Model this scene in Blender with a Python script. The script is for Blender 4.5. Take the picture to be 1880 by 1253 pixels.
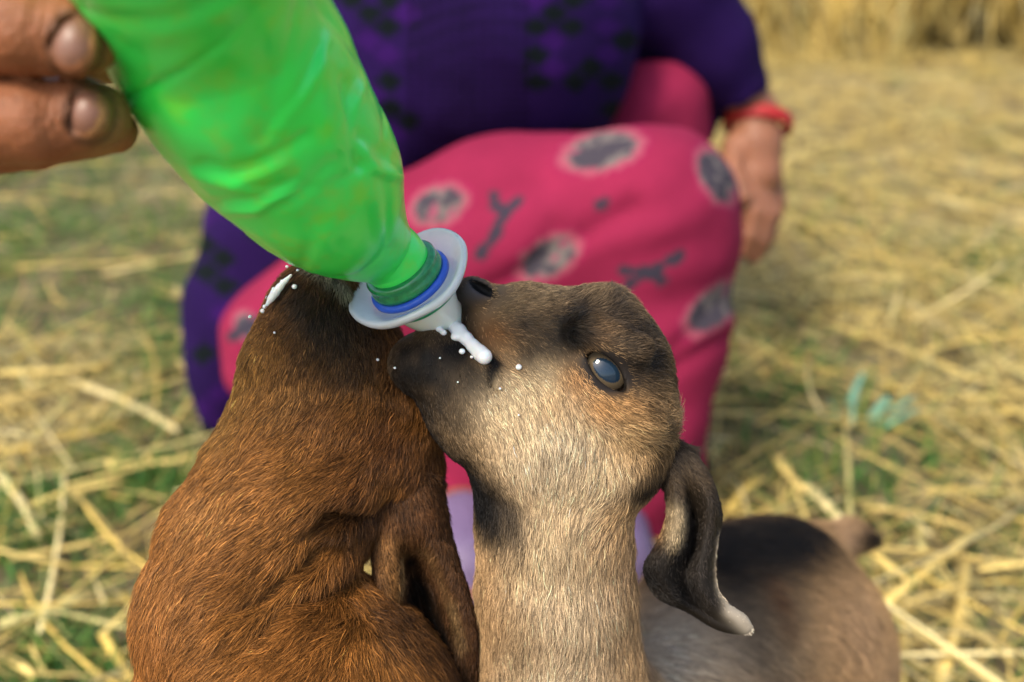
import bpy, math, random
import numpy as np
from mathutils import Matrix, Vector

# ------------------------------------------------------------------ clearing
for o in list(bpy.data.objects):
    bpy.data.objects.remove(o)
rng = np.random.default_rng(7)
random.seed(7)
SC = bpy.context.scene
COL = SC.collection

# ------------------------------------------------------------------ camera
CAM_H, PITCH = 0.66, math.radians(25)
cam_d = bpy.data.cameras.new('camera')
cam = bpy.data.objects.new('camera', cam_d)
COL.objects.link(cam)
cam.location = (0, 0, CAM_H)
cam.rotation_euler = (math.pi / 2 - PITCH, 0, 0)
cam_d.lens, cam_d.sensor_width = 35, 36
cam_d.clip_start, cam_d.clip_end = 0.01, 400
cam_d.dof.use_dof = True
cam_d.dof.focus_distance = 0.372
cam_d.dof.aperture_fstop = 5.0
cam_d.dof.aperture_blades = 7
SC.camera = cam

# ------------------------------------------------------------------ world and sun
SUN_EL, SUN_AZ = math.radians(52), math.radians(-140)      # azimuth from +Y, clockwise: behind the camera, to its left
w = bpy.data.worlds.new('World')
SC.world = w
w.use_nodes = True
nt = w.node_tree
sky = nt.nodes.new('ShaderNodeTexSky')
sky.sky_type = 'NISHITA'
sky.sun_disc = False
sky.sun_elevation, sky.sun_rotation = SUN_EL, SUN_AZ
sky.dust_density, sky.ozone_density, sky.air_density = 3.0, 1.0, 1.0
bg = nt.nodes['Background']
bg.inputs['Strength'].default_value = 0.105
nt.links.new(sky.outputs[0], bg.inputs['Color'])
sun_d = bpy.data.lights.new('sun', 'SUN')
sun_d.energy, sun_d.angle, sun_d.color = 1.5, math.radians(14), (1.0, 0.90, 0.74)
sun = bpy.data.objects.new('sun', sun_d)
COL.objects.link(sun)
_sd = Vector((math.sin(SUN_AZ) * math.cos(SUN_EL), math.cos(SUN_AZ) * math.cos(SUN_EL), math.sin(SUN_EL)))
sun.rotation_euler = _sd.to_track_quat('Z', 'Y').to_euler()
sun.location = _sd * 30

# ------------------------------------------------------------------ exposure
vs = SC.view_settings
vs.view_transform, vs.look, vs.gamma, vs.use_curve_mapping = 'Standard', 'None', 1.0, False
vs.exposure = 1.32
SC.cycles.use_denoising = True
SC.cycles.max_bounces = 10
SC.cycles.transparent_max_bounces = 16
SC.cycles_curves.shape = 'THICK'

# ------------------------------------------------------------------ helpers: places
F = 1880 * 35 / 36
CW = np.array(Matrix.Translation(cam.location) @ cam.rotation_euler.to_matrix().to_4x4())
CR, CT = CW[:3, :3], CW[:3, 3]


def L(px, py, D):
    """A place seen at (px, py) of the photograph, D metres deep, in the camera's own axes (x right, y up, z back)."""
    return np.array([(px - 940) / F * D, (626.5 - py) / F * D, -D])


def W(v):
    v = np.asarray(v, float)
    return v @ CR.T + CT


def to_px(v):
    return 940 + v[:, 0] / -v[:, 2] * F, 626.5 - v[:, 1] / -v[:, 2] * F


def LW(p):
    """World place to camera axes."""
    return (np.asarray(p, float) - CT) @ CR


def G(px, py, z=0.0):
    d = CR @ L(px, py, 1.0)
    return CT + d * ((z - CT[2]) / d[2])


# ------------------------------------------------------------------ helpers: noise
def _hash(ix, iy, iz, s):
    n = (ix.astype(np.int64) * 374761393 + iy.astype(np.int64) * 668265263 + iz.astype(np.int64) * 2147483647 + s * 1274126177) & 0xffffffff
    n = ((n ^ (n >> 13)) * 1274126177) & 0xffffffff
    n = (n ^ (n >> 16)) & 0xffff
    return n / 32767.5 - 1


def vnoise(p, freq, seed=0):
    q = np.asarray(p) * freq
    i = np.floor(q)
    f = q - i
    f = f * f * (3 - 2 * f)
    r = 0
    for dx in (0, 1):
        for dy in (0, 1):
            for dz in (0, 1):
                wgt = (f[:, 0] if dx else 1 - f[:, 0]) * (f[:, 1] if dy else 1 - f[:, 1]) * (f[:, 2] if dz else 1 - f[:, 2])
                r = r + wgt * _hash(i[:, 0] + dx, i[:, 1] + dy, i[:, 2] + dz, seed)
    return r


def fbm(p, freq, seed=0, octv=3):
    r, a = 0, 1.0
    for k in range(octv):
        r = r + a * vnoise(p, freq * 2 ** k, seed + 17 * k)
        a *= 0.5
    return r


def sstep(a, b, x):
    t = np.clip((x - a) / (b - a), 0, 1)
    return t * t * (3 - 2 * t)


# ------------------------------------------------------------------ helpers: volumes to surfaces
def axis(lo, hi, flo, fhi, hf, hc):
    """Grid lines from lo to hi: spacing hf inside [flo, fhi], growing to hc outside."""
    fine = list(np.arange(flo, fhi, hf))
    up, h, x = [], hf, fine[-1]
    while x < hi:
        h = min(hc, h * 1.25)
        x += h
        up.append(x)
    dn, h, x = [], hf, flo
    while x > lo:
        h = min(hc, h * 1.25)
        x -= h
        dn.append(x)
    return np.array(dn[::-1] + fine + up, np.float32)


def cap(a, b, ra=None, k=12, op='+', sq=None):
    """Round cone from a=(px, py, D, r px) to b=(px, py, D, r px); k is the blend in px at a's depth."""
    return ('c', L(*a[:3]), a[3] * a[2] / F, L(*b[:3]), b[3] * b[2] / F, k * a[2] / F, op)


def ball(px, py, D, r, k=12, op='+', sx=1, sy=1, sz=1, rot=0):
    return ('e', L(px, py, D), np.array([r * sx, r * sy, r * sz]) * D / F, rot, None, k * D / F, op)


def chain(*pts, k=12):
    return [cap(pts[i], pts[i + 1], k=k) for i in range(len(pts) - 1)]


def wcap(a, ra, b, rb, k=0.01, op='+'):
    """The same between world places, radii in metres."""
    return ('c', LW(a), ra, LW(b), rb, k, op)


def prim_d(p, X, Y, Z):
    if p[0] == 'c':
        a, b = p[1], p[3]
        ab = b - a
        px, py, pz = X - a[0], Y - a[1], Z - a[2]
        t = np.clip((px * ab[0] + py * ab[1] + pz * ab[2]) / max(1e-9, ab @ ab), 0, 1)
        return np.sqrt((px - t * ab[0]) ** 2 + (py - t * ab[1]) ** 2 + (pz - t * ab[2]) ** 2) - (p[2] + (p[4] - p[2]) * t)
    c, r, rot = p[1], p[2], math.radians(p[3])
    px, py, pz = X - c[0], Y - c[1], Z - c[2]
    qx = math.cos(rot) * px + math.sin(rot) * py
    qy = -math.sin(rot) * px + math.cos(rot) * py
    n = np.sqrt((qx / r[0]) ** 2 + (qy / r[1]) ** 2 + (pz / r[2]) ** 2)
    return (n - 1) * min(r)


def field(prims, ax):
    Dm = np.full([len(a) for a in ax], 0.2, np.float32)
    for p in prims:
        k = p[5]
        if p[0] == 'c':
            m = max(p[2], p[4]) + 2.2 * k + 0.004
            lo, hi = np.minimum(p[1], p[3]) - m, np.maximum(p[1], p[3]) + m
        else:
            m = max(p[2]) + 3 * k + 0.004
            lo, hi = p[1] - m, p[1] + m
        s = tuple(slice(max(0, np.searchsorted(ax[i], lo[i]) - 1), np.searchsorted(ax[i], hi[i]) + 1) for i in range(3))
        X, Y, Z = ax[0][s[0]][:, None, None], ax[1][s[1]][None, :, None], ax[2][s[2]][None, None, :]
        d = prim_d(p, X, Y, Z).astype(np.float32)
        b = Dm[s]
        if p[6] == '+':
            h = np.clip(0.5 + 0.5 * (b - d) / k, 0, 1)
            Dm[s] = b + (d - b) * h - k * h * (1 - h)
        elif p[6] == '-':
            d = -d
            h = np.clip(0.5 - 0.5 * (b - d) / k, 0, 1)
            Dm[s] = b + (d - b) * h + k * h * (1 - h)
    return Dm


def surfnets(Fd, ax, smooth=2):
    s = Fd < 0
    n = np.array(Fd.shape)
    cnt = np.zeros(n - 1, np.uint8)
    corners = [(a, b, c) for a in (0, 1) for b in (0, 1) for c in (0, 1)]
    for a, b, c in corners:
        cnt += s[a:n[0] - 1 + a, b:n[1] - 1 + b, c:n[2] - 1 + c]
    cells = np.argwhere((cnt > 0) & (cnt < 8))
    idx = np.full(n - 1, -1, np.int32)
    idx[tuple(cells.T)] = np.arange(len(cells))
    acc, num = np.zeros((len(cells), 3)), np.zeros(len(cells))
    for i0 in range(8):
        for i1 in range(i0 + 1, 8):
            c0, c1 = np.array(corners[i0]), np.array(corners[i1])
            if abs(c0 - c1).sum() != 1:
                continue
            p0, p1 = cells + c0, cells + c1
            f0, f1 = Fd[tuple(p0.T)], Fd[tuple(p1.T)]
            m = (f0 < 0) != (f1 < 0)
            t = (f0[m] / (f0[m] - f1[m]))[:, None]
            q0 = np.stack([ax[i][p0[m, i]] for i in range(3)], 1)
            q1 = np.stack([ax[i][p1[m, i]] for i in range(3)], 1)
            acc[m] += q0 + (q1 - q0) * t
            num[m] += 1
    V = acc / num[:, None]
    quads = []
    for d in range(3):
        e = [slice(1, n[i] - 1) for i in range(3)]
        e0, e1 = list(e), list(e)
        e0[d], e1[d] = slice(0, n[d] - 1), slice(1, n[d])
        A, B = s[tuple(e0)], s[tuple(e1)]
        at = np.argwhere(A != B)
        base = at + np.array([0 if i == d else 1 for i in range(3)])
        sign = A[tuple(at.T)]
        u, v = (d + 1) % 3, (d + 2) % 3
        U, Vv = np.eye(3, dtype=int)[u], np.eye(3, dtype=int)[v]
        q = np.stack([idx[tuple((base - U - Vv).T)], idx[tuple((base - Vv).T)], idx[tuple(base.T)], idx[tuple((base - U).T)]], 1)
        q[~sign] = q[~sign][:, ::-1]
        quads.append(q)
    Q = np.concatenate(quads)
    Q = Q[(Q >= 0).all(1)]
    for _ in range(smooth):
        S, N = np.zeros_like(V), np.zeros(len(V))
        for j in range(4):
            a, b = Q[:, j], Q[:, (j + 1) % 4]
            for i in range(3):
                S[:, i] += np.bincount(a, V[b, i], len(V)) + np.bincount(b, V[a, i], len(V))
            N += np.bincount(a, minlength=len(V)) + np.bincount(b, minlength=len(V))
        V = 0.5 * V + 0.5 * S / N[:, None]
    return V, Q


def vnormals(V, Q):
    n = np.cross(V[Q[:, 2]] - V[Q[:, 0]], V[Q[:, 3]] - V[Q[:, 1]])
    N = np.zeros_like(V)
    for j in range(4):
        for i in range(3):
            N[:, i] += np.bincount(Q[:, j], n[:, i], len(V))
    return N / np.maximum(1e-12, np.linalg.norm(N, axis=1))[:, None]


# ------------------------------------------------------------------ helpers: objects
def thing(name, label, cat, loc=(0, 0, 0), group=None):
    o = bpy.data.objects.new(name, None)
    o.empty_display_size = 0.05
    COL.objects.link(o)
    o.location = tuple(float(x) for x in loc)
    return tag(o, label, cat, group)


def tag(o, label=None, cat=None, group=None, kind=None):
    for k, v in (('label', label), ('category', cat), ('group', group), ('kind', kind)):
        if v:
            o[k] = v
    return o


def mesh_data(name, V, Q, mat, col=None, smooth=True, tri=False):
    me = bpy.data.meshes.new(name)
    V, Q = np.asarray(V, np.float32), np.asarray(Q, np.int32)
    me.vertices.add(len(V))
    me.vertices.foreach_set('co', V.ravel())
    tri_ = Q[:, 2] == Q[:, 3]             # a repeated last corner means a triangle
    tot = np.where(tri_, 3, 4).astype(np.int32)
    keep = np.ones(Q.shape, bool)
    keep[tri_, 3] = False
    me.loops.add(int(tot.sum()))
    me.loops.foreach_set('vertex_index', Q[keep])
    me.polygons.add(len(Q))
    me.polygons.foreach_set('loop_start', (np.cumsum(tot) - tot).astype(np.int32))
    me.polygons.foreach_set('use_smooth', np.full(len(Q), smooth))
    me.update(calc_edges=True)
    if col is not None:
        at = me.attributes.new('col', 'FLOAT_COLOR', 'POINT')
        at.data.foreach_set('color', np.concatenate([col, np.ones((len(col), 1))], 1).astype(np.float32).ravel())
    me.validate()
    if mat:
        me.materials.append(mat)
    return me


def obj(name, V, Q, mat, parent=None, col=None, smooth=True, local=True):
    """One mesh object; V in camera axes when local, else in world axes."""
    V = W(V) if local else np.asarray(V, float)
    off = np.array(parent_origin(parent)) if parent else np.zeros(3)
    o = bpy.data.objects.new(name, mesh_data(name, V - off, Q, mat, col, smooth))
    COL.objects.link(o)
    if parent:
        o.parent = parent
    return o


def parent_origin(p):
    v = Vector((0, 0, 0))
    while p:
        v += p.location
        p = p.parent
    return v


# ------------------------------------------------------------------ helpers: materials
class Nodes:
    def __init__(s, name):
        s.m = bpy.data.materials.new(name)
        s.m.use_nodes = True
        s.t = s.m.node_tree
        s.b = s.t.nodes['Principled BSDF']
        s.out = s.t.nodes['Material Output']

    def n(s, kind, **kw):
        x = s.t.nodes.new(kind)
        for k, v in kw.items():
            if k in x.inputs:
                x.inputs[k].default_value = v
            else:
                setattr(x, k, v)
        return x

    def l(s, a, b):
        s.t.links.new(a, b)

    def set(s, **kw):
        for k, v in kw.items():
            s.b.inputs[k.replace('_', ' ')].default_value = v
        return s

    def noise(s, scale, detail=4, rough=0.55, coord='Object'):
        tc = s.n('ShaderNodeTexCoord')
        x = s.n('ShaderNodeTexNoise', Scale=scale, Detail=detail, Roughness=rough)
        s.l(tc.outputs[coord], x.inputs['Vector'])
        return x

    def ramp(s, fac, stops):
        r = s.n('ShaderNodeValToRGB')
        e = r.color_ramp.elements
        while len(e) < len(stops):
            e.new(0.5)
        for i, (p, c) in enumerate(stops):
            e[i].position = p
            e[i].color = (*c, 1)
        s.l(fac, r.inputs[0])
        return r

    def bump(s, height, strength, dist):
        b = s.n('ShaderNodeBump', Strength=strength, Distance=dist)
        s.l(height, b.inputs['Height'])
        s.l(b.outputs[0], s.b.inputs['Normal'])
        return b

    def attr(s, name='col'):
        return s.n('ShaderNodeAttribute', attribute_name=name)


def attr_mat(name, rough=0.8, nscale=0, nstr=0.3, ndist=0.001, vary=0.0, sheen=0.0, sub=0.0, spec=0.3):
    k = Nodes(name)
    a = k.attr()
    c = a.outputs['Color']
    if vary:
        nz = k.noise(nscale or 40, 5)
        r = k.ramp(nz.outputs[0], [(0.3, (1 - vary,) * 3), (0.7, (1 + vary,) * 3)])
        mx = k.n('ShaderNodeMix', data_type='RGBA', blend_type='MULTIPLY')
        mx.inputs[0].default_value = 1
        k.l(c, mx.inputs[6])
        k.l(r.outputs[0], mx.inputs[7])
        c = mx.outputs[2]
    k.l(c, k.b.inputs['Base Color'])
    k.set(Roughness=rough, Specular_IOR_Level=spec)
    if sheen:
        k.set(Sheen_Weight=sheen, Sheen_Roughness=0.5)
    if sub:
        k.set(Subsurface_Weight=sub, Subsurface_Scale=0.004)
    if nscale:
        nz = k.noise(nscale, 5)
        k.bump(nz.outputs[0], nstr, ndist)
    return k.m


def flat_mat(name, color, rough=0.5, nscale=0, nstr=0.3, ndist=0.001, vary=0.15, **kw):
    k = Nodes(name)
    k.set(Base_Color=(*color, 1), Roughness=rough, **kw)
    if nscale:
        nz = k.noise(nscale, 5)
        k.bump(nz.outputs[0], nstr, ndist)
        r = k.ramp(nz.outputs[0], [(0.3, tuple(c * (1 - vary) for c in color)), (0.7, tuple(min(1, c * (1 + vary)) for c in color))])
        k.l(r.outputs[0], k.b.inputs['Base Color'])
    return k.m


def fur_mat(name, rough=0.35):
    k = Nodes(name)
    k.t.nodes.remove(k.b)
    h = k.n('ShaderNodeBsdfPrincipled', Roughness=0.42)
    h.inputs['Specular IOR Level'].default_value = 0.18
    k.l(k.attr().outputs['Color'], h.inputs['Base Color'])
    k.l(h.outputs[0], k.out.inputs['Surface'])
    return k.m


M_skinhide = attr_mat('hide', 0.6, spec=0.12)
M_fur = fur_mat('fur')


# ------------------------------------------------------------------ helpers: fur
def coat(V, blobs, base, Dd):
    """Coat colour at places V: patches given as (px, py, D, reach in px, colour)."""
    out = np.tile(np.array(base, float), (len(V), 1))
    wob = 1 + 0.22 * fbm(V, 160, 91, 2)[:, None]
    for b in blobs:                       # patches laid one over the other; a patch may run to a second place
        px, py, D, r, c, al = b[:6]
        q = L(px, py, D)
        dd = V - q
        if len(b) > 6:
            e = L(*b[6]) - q
            dd = dd - np.clip(dd @ e / (e @ e), 0, 1)[:, None] * e
        dd[:, 2] *= 0.5
        g = al * np.exp(-((dd ** 2).sum(1) / (r * D / F) ** 2) ** 1.25)[:, None] * wob
        g = np.clip(g, 0, 1)
        out = out * (1 - g) + np.array(c) * g
    return out


def flow(V, guides, Dd):
    num = np.zeros((len(V), 3))
    for g in guides:
        px, py, dx, dy = g[:4]
        D = g[4] if len(g) > 4 else Dd
        q = L(px, py, D)
        dd = V - q
        dd[:, 2] *= 0.5
        wg = 1 / ((dd ** 2).sum(1) + (18 * D / F) ** 2) ** 2
        v = np.array([dx, -dy, g[5] if len(g) > 5 else 0.0])
        num += wg[:, None] * v / np.linalg.norm(v)
    return num / np.maximum(1e-12, np.linalg.norm(num, axis=1))[:, None]


def fur(parent, V, Q, n, length, radius, color_fn, flow_fn, lift=0.35, dens=None, len_fn=None, dark=0.0, clump=0.45, label=None, jit=0.16, cfreq=420, vary=0.34):
    N = vnormals(V, Q)
    T = np.concatenate([Q[:, [0, 1, 2]], Q[:, [0, 2, 3]]])
    A = 0.5 * np.linalg.norm(np.cross(V[T[:, 1]] - V[T[:, 0]], V[T[:, 2]] - V[T[:, 0]]), axis=1)
    if dens is not None:
        A = A * dens(V[T].mean(1), N[T[:, 0]])
    pick = rng.choice(len(T), n, p=A / A.sum())
    u, v = rng.random(n), rng.random(n)
    f = u + v > 1
    u[f], v[f] = 1 - u[f], 1 - v[f]
    bc = np.stack([1 - u - v, u, v], 1)[:, :, None]
    P = (V[T[pick]] * bc).sum(1)
    Nn = (N[T[pick]] * bc).sum(1)
    Nn /= np.maximum(1e-9, np.linalg.norm(Nn, axis=1))[:, None]
    t = flow_fn(P)
    cn = np.stack([fbm(P, cfreq, s, 2) for s in (1, 2, 3)], 1)
    cn2 = np.stack([vnoise(P, cfreq * 0.3, s) for s in (4, 5, 6)], 1)
    t = t + clump * cn * 0.6 + clump * 0.5 * cn2 + jit * rng.normal(size=(n, 3))
    t -= (t * Nn).sum(1)[:, None] * Nn
    t /= np.maximum(1e-9, np.linalg.norm(t, axis=1))[:, None]
    lf = lift * (1 + 0.4 * rng.normal(size=n))
    lf = np.clip(lf, 0.08, 1.1)[:, None]
    ln = length * (0.65 + 0.6 * rng.random(n))
    if len_fn is not None:
        ln = ln * len_fn(P)
    ln = ln[:, None]
    c = color_fn(P)
    c = c * np.exp(vary * rng.normal(size=n) + 0.25 * cn[:, 0])[:, None]
    if dark:
        dk = rng.random(n) < dark
        c[dk] *= 0.3
    c = np.clip(c, 0.002, 0.85)
    S = 4
    pts = np.zeros((n, S, 3))
    P0 = P - Nn * 0.0004
    for j in range(S):
        q = j / (S - 1)
        up = lf * (1 - 0.55 * q)
        pts[:, j] = P0 + ln * q * (t * np.sqrt(np.maximum(0.05, 1 - up ** 2)) + Nn * up)
    pts[:, 1:] += rng.normal(size=(n, S - 1, 3)) * ln[:, None] * 0.03
    org = np.array(parent_origin(parent))
    pw = W(pts.reshape(-1, 3)) - org
    hc = bpy.data.hair_curves.new('fur')
    hc.add_curves([S] * n)
    hc.attributes['position'].data.foreach_set('vector', pw.astype(np.float32).ravel())
    ra = hc.attributes.get('radius') or hc.attributes.new('radius', 'FLOAT', 'POINT')
    rr = (np.array([1.0, 0.95, 0.75, 0.15])[None] * radius * np.exp(0.25 * rng.normal(size=n))[:, None]).ravel()
    ra.data.foreach_set('value', rr.astype(np.float32))
    ca = hc.attributes.new('col', 'FLOAT_COLOR', 'CURVE')
    ca.data.foreach_set('color', np.concatenate([c, np.ones((n, 1))], 1).astype(np.float32).ravel())
    hc.materials.append(M_fur)
    o = bpy.data.objects.new('fur', hc)
    COL.objects.link(o)
    o.parent = parent
    o['kind'] = 'stuff'
    return o


def grid_quads(nr, nc, closed=False):
    q = []
    for i in range(nr - 1):
        for j in range(nc if closed else nc - 1):
            a, b = i * nc + j, i * nc + (j + 1) % nc
            q.append((a, b, b + nc, a + nc))
    return np.array(q)


def uv_ball(c, r, nu=40, nv=28, sc=(1, 1, 1)):
    V = []
    for i in range(nv + 1):
        t = math.pi * i / nv
        for j in range(nu):
            a = 2 * math.pi * j / nu
            V.append((c[0] + r * sc[0] * math.sin(t) * math.cos(a), c[1] + r * sc[1] * math.sin(t) * math.sin(a), c[2] + r * sc[2] * math.cos(t)))
    return np.array(V), grid_quads(nv + 1, nu, True)


def front_point(V, px, py, r=6):
    """The surface place of V that the line of sight through (px, py) meets first."""
    x, y = to_px(V)
    m = np.where((x - px) ** 2 + (y - py) ** 2 < r * r)[0]
    return V[m[np.argmax(V[m, 2])]] if len(m) else None


# ================================================================== GROUND
def ground():
    xs = np.concatenate([np.linspace(-60, -4, 15)[:-1], np.linspace(-4, 4, 161), np.linspace(4, 60, 15)[1:]])
    ys = np.concatenate([np.linspace(-40, -1, 10)[:-1], np.linspace(-1, 6, 141), np.linspace(6, 120, 20)[1:]])
    X, Y = np.meshgrid(xs, ys)
    P = np.stack([X.ravel(), Y.ravel(), np.zeros(X.size)], 1)
    near = np.exp(-((P[:, 0] / 3.5) ** 4)) * np.exp(-(((P[:, 1] - 2) / 3.5) ** 4))
    P[:, 2] = near * (0.012 * fbm(P, 2.2, 3) + 0.004 * fbm(P, 16, 8)) - 0.012
    k = Nodes('soil')
    n1, n2 = k.noise(3.0, 6, 0.6), k.noise(60, 6, 0.7)
    r1 = k.ramp(n1.outputs[0], [(0.35, (0.11, 0.082, 0.035)), (0.52, (0.19, 0.15, 0.075)), (0.66, (0.29, 0.235, 0.135))])
    r2 = k.ramp(n2.outputs[0], [(0.3, (0.6, 0.6, 0.6)), (0.7, (1.25, 1.25, 1.2))])
    mx = k.n('ShaderNodeMix', data_type='RGBA', blend_type='MULTIPLY')
    mx.inputs[0].default_value = 1
    k.l(r1.outputs[0], mx.inputs[6])
    k.l(r2.outputs[0], mx.inputs[7])
    k.l(mx.outputs[2], k.b.inputs['Base Color'])
    k.set(Roughness=0.95)
    k.bump(n2.outputs[0], 0.7, 0.01)
    o = obj('ground', P, grid_quads(len(ys), len(xs)), k.m, local=False)
    tag(o, 'bare pale brown farmyard soil under loose straw', None, None, 'structure')


ground()

STRAW = np.array([(0.78, 0.59, 0.19), (0.72, 0.54, 0.17), (0.82, 0.68, 0.32), (0.60, 0.44, 0.14), (0.52, 0.45, 0.17), (0.76, 0.54, 0.13)])
M_straw = attr_mat('dry_straw', 0.55, 250, 0.3, 0.0006, 0.18)
M_grass = attr_mat('green_blades', 0.5)


def blades(P0, d, ln, wd, bend, nrm=None, seg=3, taper=0.3, thick=0.5):
    """Many bent four-sided stalks: starts P0, unit directions d, lengths, widths, bend vectors. Returns V, Q, owner index."""
    n = len(P0)
    up = np.tile(np.array([0.0, 0, 1]), (n, 1)) if nrm is None else nrm
    s = np.cross(d, up)
    s /= np.maximum(1e-6, np.linalg.norm(s, axis=1))[:, None]
    u = np.cross(s, d)
    rings = []
    for j in range(seg + 1):
        q = j / seg
        c = P0 + d * (ln * q)[:, None] + bend * (ln * q * q)[:, None]
        h = (wd * 0.5 * (1 - (1 - taper) * q))[:, None]
        rings.append(np.stack([c + s * h, c + u * h * thick, c - s * h, c - u * h * thick], 1))
    V = np.stack(rings, 1)                      # n, seg+1, 4, 3
    base = (np.arange(n) * (seg + 1) * 4)[:, None]
    q = []
    for j in range(seg):
        for e in range(4):
            a, b = j * 4 + e, j * 4 + (e + 1) % 4
            q.append([a, b, b + 4, a + 4])
    q.append([3, 2, 1, 0])
    q.append([seg * 4, seg * 4 + 1, seg * 4 + 2, seg * 4 + 3])
    Q = (base[:, :, None] + np.array(q)[None]).reshape(-1, 4)
    return V.reshape(-1, 3), Q, np.repeat(np.arange(n), (seg + 1) * 4)


def straw_litter():
    n = 52000
    y = 0.35 + 4.2 * rng.random(n) ** 1.25
    x = (rng.random(n) * 2 - 1) * (0.95 * y + 0.7)
    P = np.stack([x, y, np.zeros(n)], 1)
    # thicker to the right and towards the stack, thin on the left where soil and grass show
    keep = sstep(-0.5, 0.55, fbm(P, 2.6, 21) + 0.55 * np.clip(x, -1, 1.2) + 0.35 * (y - 1.2))
    m = rng.random(n) < np.clip(keep + 0.16, 0, 1) * sstep(1.0, 0.7, np.abs(x) / (0.95 * y + 0.7) + 0.12 * fbm(P, 1.2, 55))
    P, y = P[m], y[m]
    n = len(P)
    far = sstep(1.5, 3.5, y)
    pile = (0.004 + 0.03 * rng.random(n) ** 2) * (1 + far)
    P[:, 2] = pile
    a = rng.random(n) * 2 * np.pi
    d = np.stack([np.cos(a), np.sin(a), rng.normal(size=n) * 0.10], 1)
    d /= np.linalg.norm(d, axis=1)[:, None]
    ln = 0.04 + 0.22 * rng.random(n) ** 2
    wd = 0.002 + 0.0042 * rng.random(n) ** 2
    b = np.stack([rng.normal(size=n) * 0.12, rng.normal(size=n) * 0.12, -0.06 * rng.random(n)], 1)
    V, Q, own = blades(P, d, ln, wd, b, seg=3, taper=0.6)
    V[:, 2] = np.maximum(V[:, 2], 0.0)
    c = STRAW[rng.integers(0, len(STRAW), n)] * (0.6 + 0.5 * rng.random(n))[:, None]
    c = c * (1 - 0.0 * far)[:, None]
    o = obj('straw_litter', V, Q, M_straw, None, c[own], local=False)
    tag(o, 'matted yellow straw bits scattered thinly over the soil', None, None, 'stuff')


straw_litter()


def grass():
    cl = []
    for px, py, m, sp in [(40, 430, 260, 0.10), (30, 500, 200, 0.08), (120, 330, 200, 0.12), (250, 420, 160, 0.1), (300, 600, 220, 0.10), (250, 500, 160, .1),
                          (100, 640, 150, 0.10), (310, 720, 160, 0.06), (265, 790, 120, 0.05), (280, 880, 160, 0.03), (40, 950, 220, 0.06), (20, 1000, 160, 0.05), (200, 560, 160, .12),
                          (120, 1100, 120, 0.06), (300, 660, 140, 0.05), (60, 1220, 200, 0.05), (130, 1240, 150, 0.05), (1850, 480, 260, 0.07),
                          (1840, 530, 140, 0.08), (1600, 560, 120, 0.15), (1500, 330, 160, 0.2), (1550, 420, 120, 0.15), (1500, 880, 90, 0.06),
                          (1580, 880, 80, 0.05), (1430, 740, 110, 0.08), (1700, 350, 120, 0.2), (1790, 640, 80, 0.15), (1400, 600, 110, 0.1), (1820, 800, 90, .1), (1750, 900, 60, .08)]:
        g = G(px, py)
        q = np.tile(g, (m, 1))
        q[:, :2] += rng.normal(size=(m, 2)) * sp * np.array([1, 0.8])
        cl.append(q)
    nb = 20000
    yy = 0.4 + 3.4 * rng.random(nb)
    q = np.stack([(rng.random(nb) * 2 - 1) * (0.6 * yy + 0.4), yy, np.zeros(nb)], 1)
    kp = fbm(q, 3.0, 77) - 0.35 * np.clip(q[:, 0], -0.6, 1) > 0.12
    cl.append(q[kp])
    nl = 9000
    yy = 0.55 + 2.2 * rng.random(nl)
    q = np.stack([-(0.10 + 0.55 * rng.random(nl)) * yy - 0.05, yy, np.zeros(nl)], 1)
    cl.append(q[fbm(q, 4.0, 35) > 0.0])
    P = np.concatenate(cl)
    n = len(P)
    P[:, 2] = 0
    d = np.stack([rng.normal(size=n) * 0.7, rng.normal(size=n) * 0.7, 0.35 + rng.random(n)], 1)
    d /= np.linalg.norm(d, axis=1)[:, None]
    ln = 0.015 + 0.045 * rng.random(n)
    wd = 0.002 + 0.004 * rng.random(n)
    b = np.stack([rng.normal(size=n) * 0.3, rng.normal(size=n) * 0.3, -0.35 * rng.random(n)], 1)
    V, Q, own = blades(P, d, ln, wd, b, seg=3, taper=0.15, thick=0.15)
    pal = np.array([(0.06, 0.20, 0.03), (0.12, 0.25, 0.04), (0.045, 0.15, 0.03), (0.18, 0.25, 0.05)])
    c = pal[rng.integers(0, 4, n)] * (0.6 + 0.6 * rng.random(n))[:, None]
    o = obj('grass', V, Q, M_grass, None, c[own], local=False)
    tag(o, 'short green grass growing in patches through the straw', None, None, 'stuff')


grass()


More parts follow.
